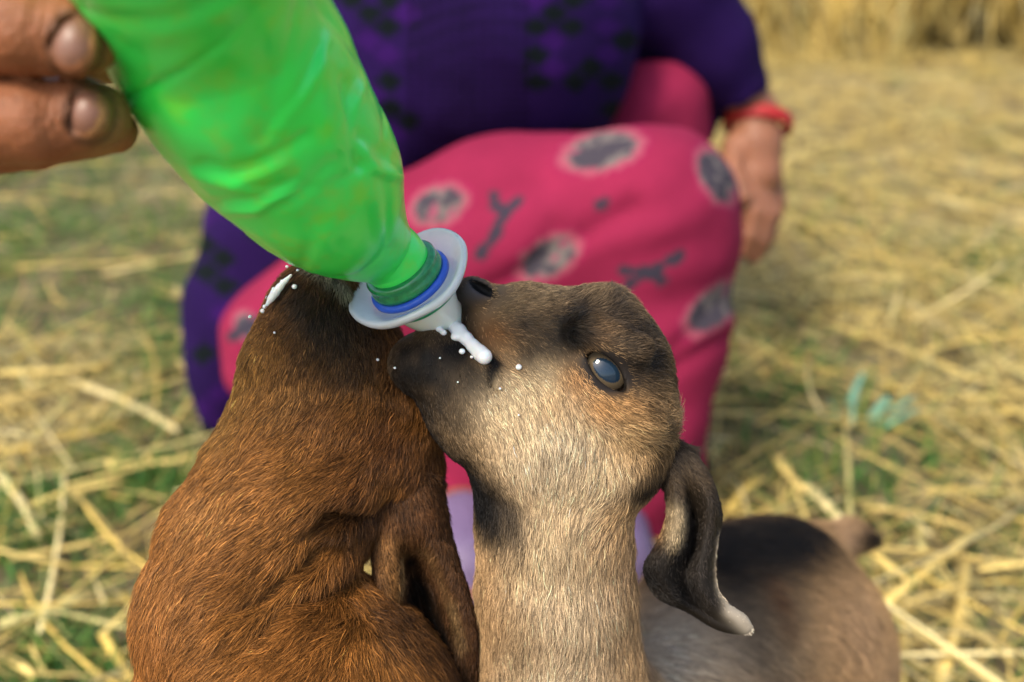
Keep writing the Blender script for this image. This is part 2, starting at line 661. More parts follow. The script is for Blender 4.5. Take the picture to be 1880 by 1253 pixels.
# ================================================================== STRAW STACK
def straw_stack():
    y0 = G(1500, 108)[1]
    loc = (1.75, y0 + 0.75, 0)
    t = thing('straw_stack', 'tall heap of dry yellow straw standing at the back behind the woman', 'straw stack', loc)
    u = np.linspace(0, 2 * np.pi, 289)[:-1]
    hs = np.linspace(0, 1, 70)
    V = []
    for h in hs:
        rx = 2.6 * (1 - 0.10 * h - 0.75 * max(0, h - 0.6) ** 1.5 * 2.2)
        ry = 0.80 * (1 - 0.12 * h - 0.75 * max(0, h - 0.6) ** 1.5 * 2.2)
        for a in u:
            V.append((loc[0] + rx * math.cos(a), loc[1] + ry * math.sin(a), 1.5 * h - 0.02))
    V.append((loc[0], loc[1], 1.52))
    V = np.array(V)
    N = V - np.array([loc[0], loc[1], 0.6])
    N[:, 0] /= 6
    N /= np.linalg.norm(N, axis=1)[:, None]
    # hollows in the foot of the heap, where handfuls were pulled out
    dent = np.zeros(len(V))
    for px, py, rx, rz in [(1715, 70, 0.11, 0.17), (1815, 85, 0.09, 0.14), (1565, 85, 0.06, 0.08), (1450, 60, 0.05, 0.10), (2050, 70, 0.15, 0.15)]:
        g = G(px, 112)
        zc = (CT + CR @ L(px, py, 4.0))[2]
        dent += 0.42 * np.exp(-((V[:, 0] - g[0] * 1.02) / rx) ** 2 - ((V[:, 2] - zc) / rz) ** 2) * (V[:, 1] < loc[1])
    V = V + N * (0.10 * fbm(V, 2.5, 5) + 0.03 * fbm(V, 9, 6) - dent)[:, None]
    Q = list(map(tuple, grid_quads(70, 288, True)))
    top = len(V) - 1
    cap_f = np.array([(69 * 288 + i, 69 * 288 + (i + 1) % 288, top, top) for i in range(288)])
    obj('heap', V, np.concatenate([np.array(Q), cap_f]), flat_mat('packed_straw', (0.36, 0.26, 0.075), 0.9, 30, 0.8, 0.02, 0.4), t, local=False)
    # hanging straw over the faces
    n = 17000
    front = np.where(V[:, 1] < loc[1] + 0.3)[0]
    front = front[dent[front] < 0.07]
    src = V[rng.choice(front, n)]
    P = src + rng.normal(size=(n, 3)) * np.array([0.05, 0.02, 0.03])
    d = np.stack([rng.normal(size=n) * 0.35, -0.25 + rng.normal(size=n) * 0.18, -1 * np.ones(n)], 1)
    flip = rng.random(n) < 0.25
    d[flip, 2] *= -0.5
    d /= np.linalg.norm(d, axis=1)[:, None]
    ln = 0.10 + 0.25 * rng.random(n)
    wd = 0.004 + 0.006 * rng.random(n)
    b = rng.normal(size=(n, 3)) * 0.12
    Vs, Qs, own = blades(P, d, ln, wd, b, nrm=np.tile(np.array([0.3, -1.0, 0.1]), (n, 1)), seg=2, taper=0.5)
    Vs[:, 2] = np.maximum(Vs[:, 2], 0.003)
    c = STRAW[rng.integers(0, len(STRAW), n)] * (0.6 + 0.5 * rng.random(n))[:, None]
    s = obj('loose_straw', Vs, Qs, M_straw, t, c[own], local=False)
    s['kind'] = 'stuff'


straw_stack()


# ================================================================== SINGLE STRAW STALKS
def stalk_mesh(k, ln, wd):
    r = np.random.default_rng(k)
    c = STRAW[k % len(STRAW)] * (0.95 + 0.2 * r.random())
    V, Q, own = blades(np.array([[-ln / 2, 0, 0]]), np.array([[1.0, 0, 0]]), np.array([ln]), np.array([wd]),
                       np.array([[0, 0.12 * r.normal(), 0]]), seg=5, taper=0.75, thick=0.6)
    return mesh_data('straw_stalk', V, Q, M_straw, np.tile(c, (len(V), 1)))


GS = 'straw stalks lying loose on the soil'


def stalk_between(a, b, wd_px, label, k, z=0.014):
    A, B = G(*a, z), G(*b, z + 0.004)
    ln = np.linalg.norm(B - A)
    D = -LW((A + B) / 2)[2]
    o = bpy.data.objects.new('straw_stalk', stalk_mesh(k, ln, wd_px * D / F))
    COL.objects.link(o)
    o.location = (A + B) / 2
    o.rotation_euler = (0, 0, math.atan2(B[1] - A[1], B[0] - A[0]))
    tag(o, label, 'straw stalk', GS)


for i, (a, b, wpx, lab) in enumerate([
    ((1610, 1122), (1790, 970), 24, 'thick pale stalk slanting up beyond the rump of the fawn kid'),
    ((1722, 1260), (1815, 1030), 26, 'long pale stalk running steeply out through the bottom edge by the right corner'),
    ((1480, 895), (1555, 955), 26, 'short thick stalk slanting down to the tail of the fawn kid'),
    ((1590, 935), (1775, 940), 20, 'straight stalk lying level just above the dark tail tip'),
    ((1685, 945), (1698, 1015), 20, 'short stub of straw standing on end under the level stalk'),
    ((1335, 945), (1372, 870), 18, 'pale stalk pointing up beside the folded ear of the fawn kid'),
    ((1425, 840), (1455, 900), 20, 'broken pale stalk end above the back of the fawn kid'),
    ((1560, 985), (1680, 1075), 22, 'stalk partly hidden under the tail of the fawn kid'),
    ((130, 703), (366, 766), 20, 'golden stalk pointing at the tail of the purple tunic'),
    ((-30, 748), (132, 703), 18, 'golden stalk meeting another at an angle by the left edge'),
    ((60, 812), (132, 712), 16, 'thin stalk dropping from the joint of two golden stalks'),
    ((0, 833), (225, 790), 18, 'pale stalk lying across the bare grey patch of soil'),
    ((198, 855), (352, 850), 20, 'nearly white stalk lying level beside the neck of the brown kid'),
    ((60, 930), (200, 862), 20, 'dull stalk sloping up from the bare grey patch'),
    ((-10, 862), (105, 968), 20, 'stalk sloping down from the left edge below the bare patch'),
    ((20, 1028), (250, 985), 18, 'long flattened stalk reaching the shoulder of the brown kid'),
    ((0, 1150), (170, 1090), 30, 'broad frayed stalk low beside the shoulder of the brown kid'),
    ((190, 1165), (245, 1260), 22, 'stalk running out through the bottom edge against the brown kid'),
    ((0, 1205), (75, 1228), 24, 'stub of straw in the bottom left corner'),
    ((0, 688), (190, 680), 22, 'wide pale stalk lying level above the golden stalks'),
]):
    stalk_between(a, b, wpx, lab, i)

_protos = [stalk_mesh(100 + k, 0.20 + 0.03 * k, 0.0042 + 0.0006 * k) for k in range(7)]
_n = 0
while _n < 70:
    y = 0.55 + 2.3 * random.random()
    x = random.uniform(-1, 1) * (0.6 * y + 0.1)
    vx = x / (y * math.cos(PITCH) + CAM_H * math.sin(PITCH)) * F + 940
    if 420 < vx < 1200:
        continue
    o = bpy.data.objects.new('straw_stalk', _protos[_n % 7])
    COL.objects.link(o)
    o.location = (x, y, 0.012 + 0.02 * random.random())
    o.rotation_euler = (0, random.gauss(0, 0.05), random.random() * math.pi)
    tag(o, 'dry yellow straw stalk among many on the littered soil', 'straw stalk', 'loose straw stalks of the litter')
    _n += 1


def teal_tuft():
    g = G(1580, 785)
    t = []
    for px, py, dx, dy, ln in [(1560, 760, 0.1, .3, 0.065), (1550, 780, -0.6, .2, 0.05), (1590, 780, 0.35, .2, 0.05), (1610, 780, 0.6, .1, 0.06),
                               (1570, 785, -0.2, .3, 0.04), (1600, 785, 0.15, 0, 0.05), (1540, 785, -0.9, 0, 0.05), (1620, 785, 0.9, .1, 0.05)]:
        t.append((G(px, py), (dx, dy, 0.8), ln))
    P = np.array([a for a, _, _ in t])
    d = np.array([b for _, b, _ in t])
    d /= np.linalg.norm(d, axis=1)[:, None]
    V, Q, own = blades(P, d, np.array([c for _, _, c in t]), np.full(len(t), 0.016), np.tile([0.2, 0.1, -0.2], (len(t), 1)), seg=4, taper=0.4, thick=0.12)
    c = np.tile(np.array([0.16, 0.36, 0.25]), (len(V), 1)) * (0.8 + 0.4 * rng.random((len(V), 1)))
    o = obj('leaf_tuft', V, Q, M_grass, None, c, local=False)
    tag(o, 'bluish green leafy tuft growing among straw right of the woman', 'plant')


teal_tuft()


# ================================================================== SQUATTING WOMAN
def woman():
    base = W(L(1100, 900, 1.12))
    t = thing('person', 'squatting woman in purple knitted tunic and pink printed trousers with a red wristband', 'person', (base[0], base[1], 0))
    # ---- body: one skin surface, seen at the hand, wrist and feet
    sh_r, sh_l = (640, -230, 1.22), (1130, -250, 1.32)
    pr = chain((880, 180, 1.25, 170), (890, 60, 1.25, 200), (890, -120, 1.26, 205), (890, -230, 1.27, 170), k=60)
    pr += chain((890, -260, 1.27, 80), (885, -330, 1.26, 75), k=30)
    pr += [ball(880, -500, 1.25, 130, 20, sx=0.95, sy=1.15, sz=1.15), ball(875, -425, 1.21, 80, 40), ball(872, -385, 1.185, 36, 25),
           cap((868, -500, 1.145, 14), (866, -455, 1.115, 24), k=20), ball(868, -413, 1.14, 22, 14, sx=1.5, sy=.5), ball(830, -505, 1.115, 26, 18, '-'), ball(915, -505, 1.115, 26, 18, '-'),
           ball(762, -480, 1.25, 26, 12, sx=.5, sy=1.3), ball(1000, -480, 1.25, 26, 12, sx=.5, sy=1.3)]
    pr += chain((680, -180, 1.24, 85), (560, 60, 1.18, 70), (520, 190, 1.13, 52), (620, 330, 1.08, 40), k=40)          # right arm, folded behind the bottle
    pr += chain((1120, -190, 1.29, 90), (1240, 0, 1.30, 72), (1345, 150, 1.34, 46), (1388, 205, 1.35, 37), k=30)
    # left hand, hanging
    pr += chain((1388, 205, 1.35, 37), (1388, 262, 1.35, 46), (1392, 318, 1.35, 43), k=14)
    pr += chain((1350, 268, 1.34, 24), (1344, 312, 1.325, 20), (1366, 362, 1.315, 16), k=8)
    for pts in [((1372, 322, 1.335, 21), (1384, 388, 1.33, 19), (1376, 432, 1.335, 17), (1368, 462, 1.345, 14)),
                ((1390, 326, 1.345, 21), (1402, 396, 1.34, 19), (1394, 442, 1.345, 17), (1383, 472, 1.355, 14)),
                ((1406, 322, 1.36, 20), (1416, 392, 1.358, 18), (1408, 434, 1.36, 16), (1396, 462, 1.37, 13)),
                ((1418, 314, 1.375, 18), (1426, 370, 1.375, 16), (1420, 402, 1.378, 14), (1410, 426, 1.385, 12))]:
        pr += chain(*pts, k=5)
    # right hand, resting behind the bottle
    pr += chain((620, 330, 1.08, 38), (660, 372, 1.07, 42), k=10)
    for i, (dx, dy) in enumerate([(60, -8), (64, 16), (58, 38), (46, 56)]):
        pr += chain((665 + 6 * i, 360 + 12 * i, 1.065, 17), (665 + dx, 366 + dy, 1.05, 15), (690 + dx, 384 + dy, 1.055, 12), k=4)
    pr += chain((650, 350, 1.06, 18), (700, 330, 1.04, 15), (725, 332, 1.04, 12), k=5)
    # legs and feet
    pr += chain((640, 600, 1.2, 110), (900, 460, 1.12, 110), (1200, 400, 1.06, 95), k=40) + chain((1200, 410, 1.06, 90), (1160, 700, 1.10, 75), (1120, 950, 1.13, 45), k=30)
    pr += chain((1000, 330, 1.35, 80), (1190, 220, 1.34, 75), (1150, 600, 1.4, 60), (1120, 800, 1.36, 40), k=30)
    pr += chain((760, 620, 1.18, 100), (850, 800, 1.14, 70), (850, 930, 1.13, 42), k=30)
    fr = G(858, 1010), G(846, 1120)
    for ank, a, b in [((850, 930, 1.13), (852, 1002), (868, 1108)), ((1120, 950, 1.13), (1120, 1000), (1125, 1075))]:
        A, B = G(*a, 0.03), G(*b, 0.022)
        pr += [wcap(W(L(*ank)), 0.03, A + np.array([0, 0.015, 0.01]), 0.032, 0.02), wcap(A, 0.034, B, 0.026, 0.02)]
        for i in range(5):
            q = B + np.array([0.014 * (i - 2), 0.006, -0.006])
            pr.append(wcap(q, 0.011, q + np.array([0.003 * (i - 2), -0.030 + 0.004 * abs(i - 1), -0.004]), 0.0085, 0.004))
    ax = axis(-0.55, 0.55, 0.27, 0.38, 0.0018, 0.008), axis(-0.4, 0.9, 0.10, 0.34, 0.0018, 0.008), axis(-1.6, -0.9, -1.42, -1.28, 0.0018, 0.008)
    V, Q = surfnets(field(pr, ax), ax, 2)
    c = np.tile(np.array([0.25, 0.105, 0.057]), (len(V), 1)) * (1 + 0.15 * fbm(V, 30, 4))[:, None]
    hand = np.exp(-((V[:, 1] - L(1390, 320, 1.35)[1]) / 0.05) ** 2)[:, None] * (V[:, 0:1] > 0.25)
    c = c * (1 + 0.12 * hand)
    obj('body', V, Q, attr_mat('brown_skin', 0.5, 90, 0.3, 0.002, 0.1, 0, 0.15), t, c)
    # ---- hair and eyes (above the frame)
    hp = [ball(882, -525, 1.275, 150, 20, sx=.95, sy=1.12, sz=1.1), ball(885, -440, 1.36, 70, 30), ball(872, -455, 1.13, 105, 20, '-', sx=.9, sy=1.05)]
    ha = [axis(a, b, a, b, 0.006, 0.006) for a, b in ((-0.2, 0.12), (0.55, 0.98), (-1.5, -1.08))]
    Vh, Qh = surfnets(field(hp, ha), ha, 2)
    obj('hair', Vh, Qh, flat_mat('black_hair', (0.012, 0.01, 0.009), 0.4, 200, 0.5, 0.003), t)
    me_ = attr_mat('eye_white', 0.15)
    for x in (832, 914):
        Ve, Qe = uv_ball(L(x, -502, 1.142), 0.012, 20, 14)
        d = (Ve - L(x, -502, 1.142)) / 0.012
        ce = np.where((np.hypot(d[:, 0], d[:, 1] + .1) < .5)[:, None] & (d[:, 2:] > 0), np.array([[.03, .018, .01]]), np.array([[.75, .72, .68]]))
        obj('eyeball', Ve, Qe[:, ::-1], me_, t, ce)
    # ---- pink trousers
    pk = chain((560, 640, 1.16, 152), (760, 520, 1.13, 180), (930, 445, 1.09, 182), (1185, 402, 1.03, 167), k=60)
    pk += chain((1190, 405, 1.035, 163), (1192, 610, 1.055, 140), (1172, 830, 1.075, 112), (1150, 955, 1.09, 82), k=40)
    pk += chain((700, 640, 1.17, 165), (850, 820, 1.15, 92), (870, 905, 1.135, 62), k=50)
    pk += [cap((1000, 600, 1.12, 150), (1050, 850, 1.13, 110), k=60)]
    pk += chain((960, 330, 1.36, 110), (1185, 218, 1.33, 112), (1160, 560, 1.42, 100), (1120, 800, 1.38, 70), k=40)
    pk += [cap((870, 880, 1.135, 64), (872, 925, 1.13, 68), k=20), cap((1140, 930, 1.09, 84), (1135, 990, 1.09, 90), k=20)]
    axp = [axis(a, b, a, b, 0.0048, 0.0048) for a, b in ((-0.46, 0.34), (-0.36, 0.36), (-1.56, -0.88))]
    V, Q = surfnets(field(pk, axp), axp, 3)
    N = vnormals(V, Q)
    px, py = to_px(V)
    # cloth folds
    fold = 0.0022 * np.sin((px * 0.55 + py) / 21 + 2.5 * fbm(V, 7, 2, 2)) * sstep(1.35, 0.2, fbm(V, 5, 31, 2) + 0.7)
    pull = np.zeros(len(V))
    for (x0, y0), (x1, y1), wd, am in [((860, 560), (1160, 380), 24, .007), ((760, 430), (1000, 330), 30, .004), ((1240, 640), (1320, 560), 18, .006), ((1210, 700), (1330, 620), 18, .006), ((960, 520), (1020, 420), 22, .004)]:
        ex, ey = x1 - x0, y1 - y0
        tt = np.clip(((px - x0) * ex + (py - y0) * ey) / (ex * ex + ey * ey), 0, 1)
        pull -= am * np.exp(-(np.hypot(px - x0 - tt * ex, py - y0 - tt * ey) / wd) ** 2)
    V = V + N * ((fold + pull) * (N[:, 2] > -0.2))[:, None] + N * (0.002 * fbm(V, 14, 3))[:, None]
    px, py = to_px(V)
    c = np.tile(np.array([0.235, 0.014, 0.050]), (len(V), 1)) * (1 + 0.10 * fbm(V, 25, 12))[:, None]
    ring, ink, sage, rose = np.array([0.30, 0.070, 0.10]), np.array([0.035, 0.03, 0.045]), np.array([0.11, 0.125, 0.11]), np.array([0.3, 0.03, 0.09])
    halo = np.array([0.24, 0.012, 0.055])
    front = (N[:, 2] > -0.1) & (-V[:, 2] < 1.24)
    nz = fbm(V, 70, 44, 3)
    for mx, my, rx, ry, rot in [(1105, 277, 86, 42, -14), (1316, 325, 36, 66, -28), (805, 378, 62, 42, -22), (1008, 474, 72, 40, -30), (1312, 565, 78, 40, -42), (1180, 760, 60, 70, 0), (600, 560, 60, 40, -40), (900, 690, 60, 60, 0), (455, 600, 26, 36, -40)]:
        a = math.radians(rot)
        u = ((px - mx) * math.cos(a) + (py - my) * math.sin(a)) / rx
        v = (-(px - mx) * math.sin(a) + (py - my) * math.cos(a)) / ry
        r = np.hypot(u, v) + 0.03 * nz
        for m, col in [((r < 1.12) & front, halo), ((r < 0.97) & front, ring), ((r < .76) & front, sage), ((r < .72) & (nz + .7 * u < 0.25) & front, ink), ((r < .72) & (nz > .75) & front, rose)]:
            c[m] = c[m] * 0.15 + col * 0.85
    for segs in [[((905, 440), (925, 395)), ((925, 395), (950, 370)), ((915, 385), (905, 360)), ((880, 470), (910, 430))], [((1150, 525), (1195, 500)), ((1195, 500), (1250, 468)), ((1190, 498), (1215, 515)), ((1143, 495), (1190, 500))],
                 [((1000, 610), (1050, 590)), ((1050, 590), (1080, 560))], [((690, 560), (730, 530)), ((730, 530), (745, 500))], [((1060, 700), (1100, 680))], [((425, 620), (470, 590))], [((1100, 380), (1110, 372))]]:
        for (x0, y0), (x1, y1) in segs:
            ex, ey = x1 - x0, y1 - y0
            tt = np.clip(((px - x0) * ex + (py - y0) * ey) / (ex * ex + ey * ey), 0, 1)
            m = (np.hypot(px - x0 - tt * ex, py - y0 - tt * ey) < 9.5 + 2 * np.sin(tt * 9)) & front
            c[m] = ink
    obj('trousers', V, Q, attr_mat('pink_cotton', 0.9, 300, 0.4, 0.0012, 0.08, 0, 0, 0.15), t, np.clip(c, 0, 1))
    # ---- purple tunic
    pu = chain((905, 70, 1.23, 262), (890, -110, 1.25, 245), (890, -230, 1.27, 190), k=60) + [cap((905, -262, 1.27, 110), (885, -275, 1.265, 95), k=30)]
    pu += [cap((800, 60, 1.24, 250), (930, 60, 1.20, 225), k=60), cap((690, 200, 1.24, 185), (560, 420, 1.29, 175), k=60)]
    pu += chain((580, 420, 1.29, 168), (478, 590, 1.30, 138), (428, 690, 1.29, 78), (388, 790, 1.28, 20), k=40)
    pu += chain((1080, -190, 1.27, 135), (1215, -20, 1.285, 118), (1300, 85, 1.315, 84), (1350, 158, 1.335, 58), k=40)
    pu += [ball(1150, 115, 1.335, 62, 20), cap((1180, 40, 1.34, 60), (1230, 70, 1.36, 60), k=20)]
    pu += chain((1255, 60, 1.35, 70), (1285, 170, 1.37, 45), (1290, 240, 1.375, 22), k=30)
    pu += chain((690, -170, 1.24, 115), (560, 60, 1.17, 98), (515, 190, 1.13, 78), (590, 300, 1.09, 58), k=40)
    pu += [cap((1362, 188, 1.342, 46), (1398, 245, 1.35, 52), k=4, op='-')]
    axt = [axis(a, b, a, b, 0.0050, 0.0050) for a, b in ((-0.46, 0.40), (-0.20, 0.76), (-1.56, -0.94))]
    V, Q = surfnets(field(pu, axt), axt, 3)
    N = vnormals(V, Q)
    px, py = to_px(V)
    rib = np.exp(-((px - 870) / 120) ** 2) * (py < 330) * 0.0016 * np.sin(px / 19 * 2 * np.pi)
    V = V + N * (0.004 * fbm(V, 9, 13) + rib + 0.0022 * np.sin((py * .8 - px * .5) / 24 + 3 * fbm(V, 6, 5, 2)) * sstep(.2, .9, fbm(V, 5, 61, 2) + .3))[:, None]
    c = np.tile(np.array([0.015, 0.0045, 0.050]), (len(V), 1)) * (1 + 0.18 * fbm(V, 20, 15))[:, None]
    u, v = px / 68 + 0.06 * np.sin(py / 50), py / 50
    iu, iv = np.floor((u + v) / 1), np.floor((u - v) / 1)
    fu, fv = (u + v) - iu - .5, (u - v) - iv - .5
    h = _hash(iu, iv, iu * 0, 5)
    inside = np.maximum(np.abs(fu), np.abs(fv)) < 0.42
    plain = (px > 1185) & (py > -60) | (np.abs(px - 860) < 95) & (py < 330)
    on = inside & ~plain
    c[on & (h < -0.35)] = (0.004, 0.007, 0.008)
    c[on & (h > 0.55)] = (0.028, 0.005, 0.080)
    lace = (np.abs(px - 860) < 110) & (py < 330)
    c[lace] *= (0.75 + 0.35 * np.sin(px[lace] / 19 * 2 * np.pi) + 0.25 * np.sin(py[lace] / 13 * 2 * np.pi))[:, None]
    obj('tunic', V, Q, attr_mat('purple_knit', 0.95, 350, 0.6, 0.002, 0.15, 0, 0, 0.1), t, np.clip(c, 0.002, 1))
    # ---- red wristband
    a = np.linspace(0, 2 * np.pi, 49)[:-1]
    ctr = L(1391, 227, 1.35)
    ex, ey = np.array([1.0, -0.14, 0.05]), np.array([0.08, 0.30, 1.0])
    ex, ey = ex / np.linalg.norm(ex), ey / np.linalg.norm(ey)
    up = np.cross(ey, ex)
    V = []
    for q in a:
        rad = math.cos(q) * ex * 1.22 + math.sin(q) * ey
        for w_, h_ in [(1, -1), (1.09, -.7), (1.12, 0), (1.09, .7), (1, 1), (.9, 0.7), (.88, 0), (.9, -.7)]:
            V.append(ctr + rad * 0.0345 * w_ + up * 0.0105 * h_)
    obj('wristband', np.array(V), np.array([(i * 8 + j, ((i + 1) % 48) * 8 + j, ((i + 1) % 48) * 8 + (j + 1) % 8, i * 8 + (j + 1) % 8) for i in range(48) for j in range(8)]),
        flat_mat('red_thread', (0.34, 0.008, 0.008), 0.6, 300, 0.6, 0.001), t)
    # ---- lilac slippers
    lil = flat_mat('lilac_cloth', (0.15, 0.105, 0.20), 0.6, 150, 0.3, 0.001)
    for a_, b_ in [((852, 1002), (868, 1108)), ((1120, 1000), (1125, 1075))]:
        A, B = G(*a_, 0.03), G(*b_, 0.022)
        mid = A * 0.45 + B * 0.55
        sp = [wcap(A + np.array([0, 0.01, 0.012]), 0.041, mid + np.array([0, 0, 0.012]), 0.043, 0.01), wcap(np.array([A[0], A[1] + .02, .004]), 0.035, np.array([B[0], B[1] - .045, .004]), 0.036, 0.01)]
        q = LW(mid)
        axs = [np.arange(q[i] - 0.13, q[i] + 0.13, 0.004).astype(np.float32) for i in range(3)]
        Vs, Qs = surfnets(field(sp, axs), axs, 2)
        wv = W(Vs)
        wv[:, 2] = np.maximum(wv[:, 2], -0.004)
        obj('slipper', wv, Qs, lil, t, local=False)


woman()


# ================================================================== THE HAND WITH THE BOTTLE
def feeder():
    org = W(L(-900, 300, 0.27))
    t = thing('person', 'brown weathered hand with dirty nails gripping the green bottle', 'person', (org[0], org[1], 0))
    pr = []
    A = ((-330, 60, .266, 92), (-120, 48, .262, 84), (40, 56, .259, 81), (130, 68, .261, 74), (152, 70, .263, 66))
    B = ((-330, 210, .270, 86), (-120, 218, .268, 80), (60, 224, .270, 78), (150, 214, .2735, 70), (176, 214, .276, 62))
    C = ((-330, 330, .280, 76), (-120, 268, .282, 66), (60, 254, .284, 58), (165, 238, .288, 50), (210, 240, .291, 42))
    Dg = ((-330, 420, .290, 62), (-100, 290, .300, 50), (80, 235, .306, 42), (190, 215, .312, 34))
    for f in (A, B, C, Dg):
        pr += chain(*f, k=9)
    pr += [cap((-290, 130, .268, 130), (-640, 180, .282, 170), k=40), cap((-300, 300, .280, 110), (-640, 280, .29, 150), k=40)]
    pr += chain((-520, 130, .30, 95), (-330, 90, .322, 80), (-60, 80, .333, 64), (130, 96, .334, 54), (232, 108, .333, 46), k=16)      # thumb, behind the bottle
    pr += chain((-640, 230, .287, 160), (-900, 330, .30, 120), (-1500, 700, .36, 170), (-2300, 1300, .46, 200), k=40)
    nails = [(139, 84, .2508, 43, 53, 14), (165, 210, .2636, 38, 45, 12)]
    for x, y, D, rx, ry, rot in nails:
        pr.append(ball(x, y, D + .001, 1, 3, '-', sx=rx * 1.16, sy=ry * 1.12, sz=16, rot=-rot))
        pr.append(ball(x + 1, y, D + .0042, 1, 4, '+', sx=rx * 1.05, sy=ry * 1.02, sz=26, rot=-rot))
    ax = axis(-0.5, 0.0, -0.165, -0.095, 0.0007, 0.006), axis(-0.25, 0.13, 0.042, 0.106, 0.0007, 0.006), axis(-0.55, -0.22, -0.300, -0.240, 0.0007, 0.005)
    V, Q = surfnets(field(pr, ax), ax, 2)
    N = vnormals(V, Q)
    px, py = to_px(V)
    crease = np.zeros(len(V))
    for cx, cy, sp in [(60, 60, 1), (74, 62, .6), (48, 60, .6), (84, 222, 1), (98, 222, .6), (72, 222, .5), (-150, 50, 1), (-130, 50, .7), (-140, 214, 1), (-120, 214, .7)]:
        crease -= sp * np.exp(-((px - cx - 0.10 * np.abs(py - cy) ** 1.15 + 4 * vnoise(V, 300, 3)) / 4.5) ** 2) * np.exp(-((py - cy) / 62) ** 2) * (N[:, 2] > .1)
    V = V + N * (crease * 0.0007 + 0.00030 * fbm(V, 160, 3) + 0.00012 * fbm(V, 600, 4))[:, None]
    c = np.tile(np.array([0.26, 0.092, 0.036]), (len(V), 1))
    pale = np.exp(-((px - 195) / 36) ** 2)[:, None] * 0.75
    c = c * (1 - pale) + np.array([0.29, 0.17, 0.055]) * pale
    c = c * (1 + 0.14 * fbm(V, 45, 5) + 0.08 * fbm(V, 220, 6))[:, None]
    for x, y, D, rx, ry, rot in nails:
        r = np.hypot((px - x) / (rx * 1.2), (py - y) / (ry * 1.15))
        g = (np.exp(-((r - 1) / 0.17) ** 2) * (N[:, 2] > 0))[:, None] * 0.62
        c = c * (1 - g) + np.array([0.05, 0.025, 0.012]) * g
    body = obj('body', V, Q, attr_mat('weathered_skin', 0.5, 700, 0.6, 0.0009, 0.14, 0, 0.15), t, np.clip(c, .01, 1))
    mn = flat_mat('finger_nail', (0.20, 0.09, 0.055), 0.42, 400, 0.15, 0.0005, 0.08, Subsurface_Weight=0.1, Subsurface_Scale=0.002)
    for x, y, D, rx, ry, rot in nails:
        p = ball(x, y, D + .0046, 1, 3, '+', sx=rx, sy=ry, sz=34, rot=-rot)
        q = p[1]
        axn = [np.arange(q[i] - 0.0105, q[i] + 0.0105, 0.0005).astype(np.float32) for i in range(3)]
        Vn, Qn = surfnets(field([p], axn), axn, 2)
        obj('nail', Vn, Qn, mn, t)
    sl = chain((-1250, 540, .335, 215), (-1600, 770, .375, 235), (-2350, 1330, .47, 260), k=30) + [cap((-1000, 400, .31, 140), (-1400, 640, .35, 180), k=6, op='-')]
    axs = axis(-0.56, -0.2, -0.55, -0.2, 0.005, 0.005), axis(-0.3, 0.1, -0.29, 0.09, 0.005, 0.005), axis(-0.6, -0.22, -0.6, -0.24, 0.005, 0.005)
    Vs, Qs = surfnets(field(sl, axs), axs, 2)
    obj('sleeve', Vs, Qs, flat_mat('grey_wool', (0.10, 0.10, 0.12), 0.9, 200, 0.5, 0.002), t)


feeder()


# ================================================================== FEEDING BOTTLE
def frames(ctr):
    T = np.gradient(ctr, axis=0)
    T /= np.linalg.norm(T, axis=1)[:, None]
    e1 = np.cross(T[0], np.array([0, 0, 1.0]))
    e1 /= np.linalg.norm(e1)
    E1, E2 = [], []
    for tt in T:
        e1 = e1 - tt * (e1 @ tt)
        e1 = e1 / np.linalg.norm(e1)
        E1.append(e1)
        E2.append(np.cross(tt, e1))
    return T, np.array(E1), np.array(E2)


def catmull(P, m):
    P = np.asarray(P, float)
    P = np.concatenate([[2 * P[0] - P[1]], P, [2 * P[-1] - P[-2]]])
    out = []
    for i in range(1, len(P) - 2):
        for s in np.linspace(0, 1, m, endpoint=False):
            a, b, c, d = P[i - 1], P[i], P[i + 1], P[i + 2]
            out.append(0.5 * (2 * b + (c - a) * s + (2 * a - 5 * b + 4 * c - d) * s * s + (3 * b - a - 3 * c + d) * s ** 3))
    out.append(P[-2])
    return np.array(out)


def lathe(prof, ctr, dirv, nu=72):
    """prof: (distance along dirv, radius) pairs, in metres."""
    d = dirv / np.linalg.norm(dirv)
    e1 = np.cross(d, np.array([0, 1.0, 0]))
    e1 /= np.linalg.norm(e1)
    e2 = np.cross(d, e1)
    V = []
    for s, r in prof:
        for j in range(nu):
            a = 2 * np.pi * j / nu
            V.append(ctr + d * s + (e1 * math.cos(a) + e2 * math.sin(a)) * r)
    return np.array(V), grid_quads(len(prof), nu, True), (d, e1, e2)


AX = np.array([0.43, -0.66, -0.615])
AX /= np.linalg.norm(AX)
FL = L(750, 512, 0.3855)


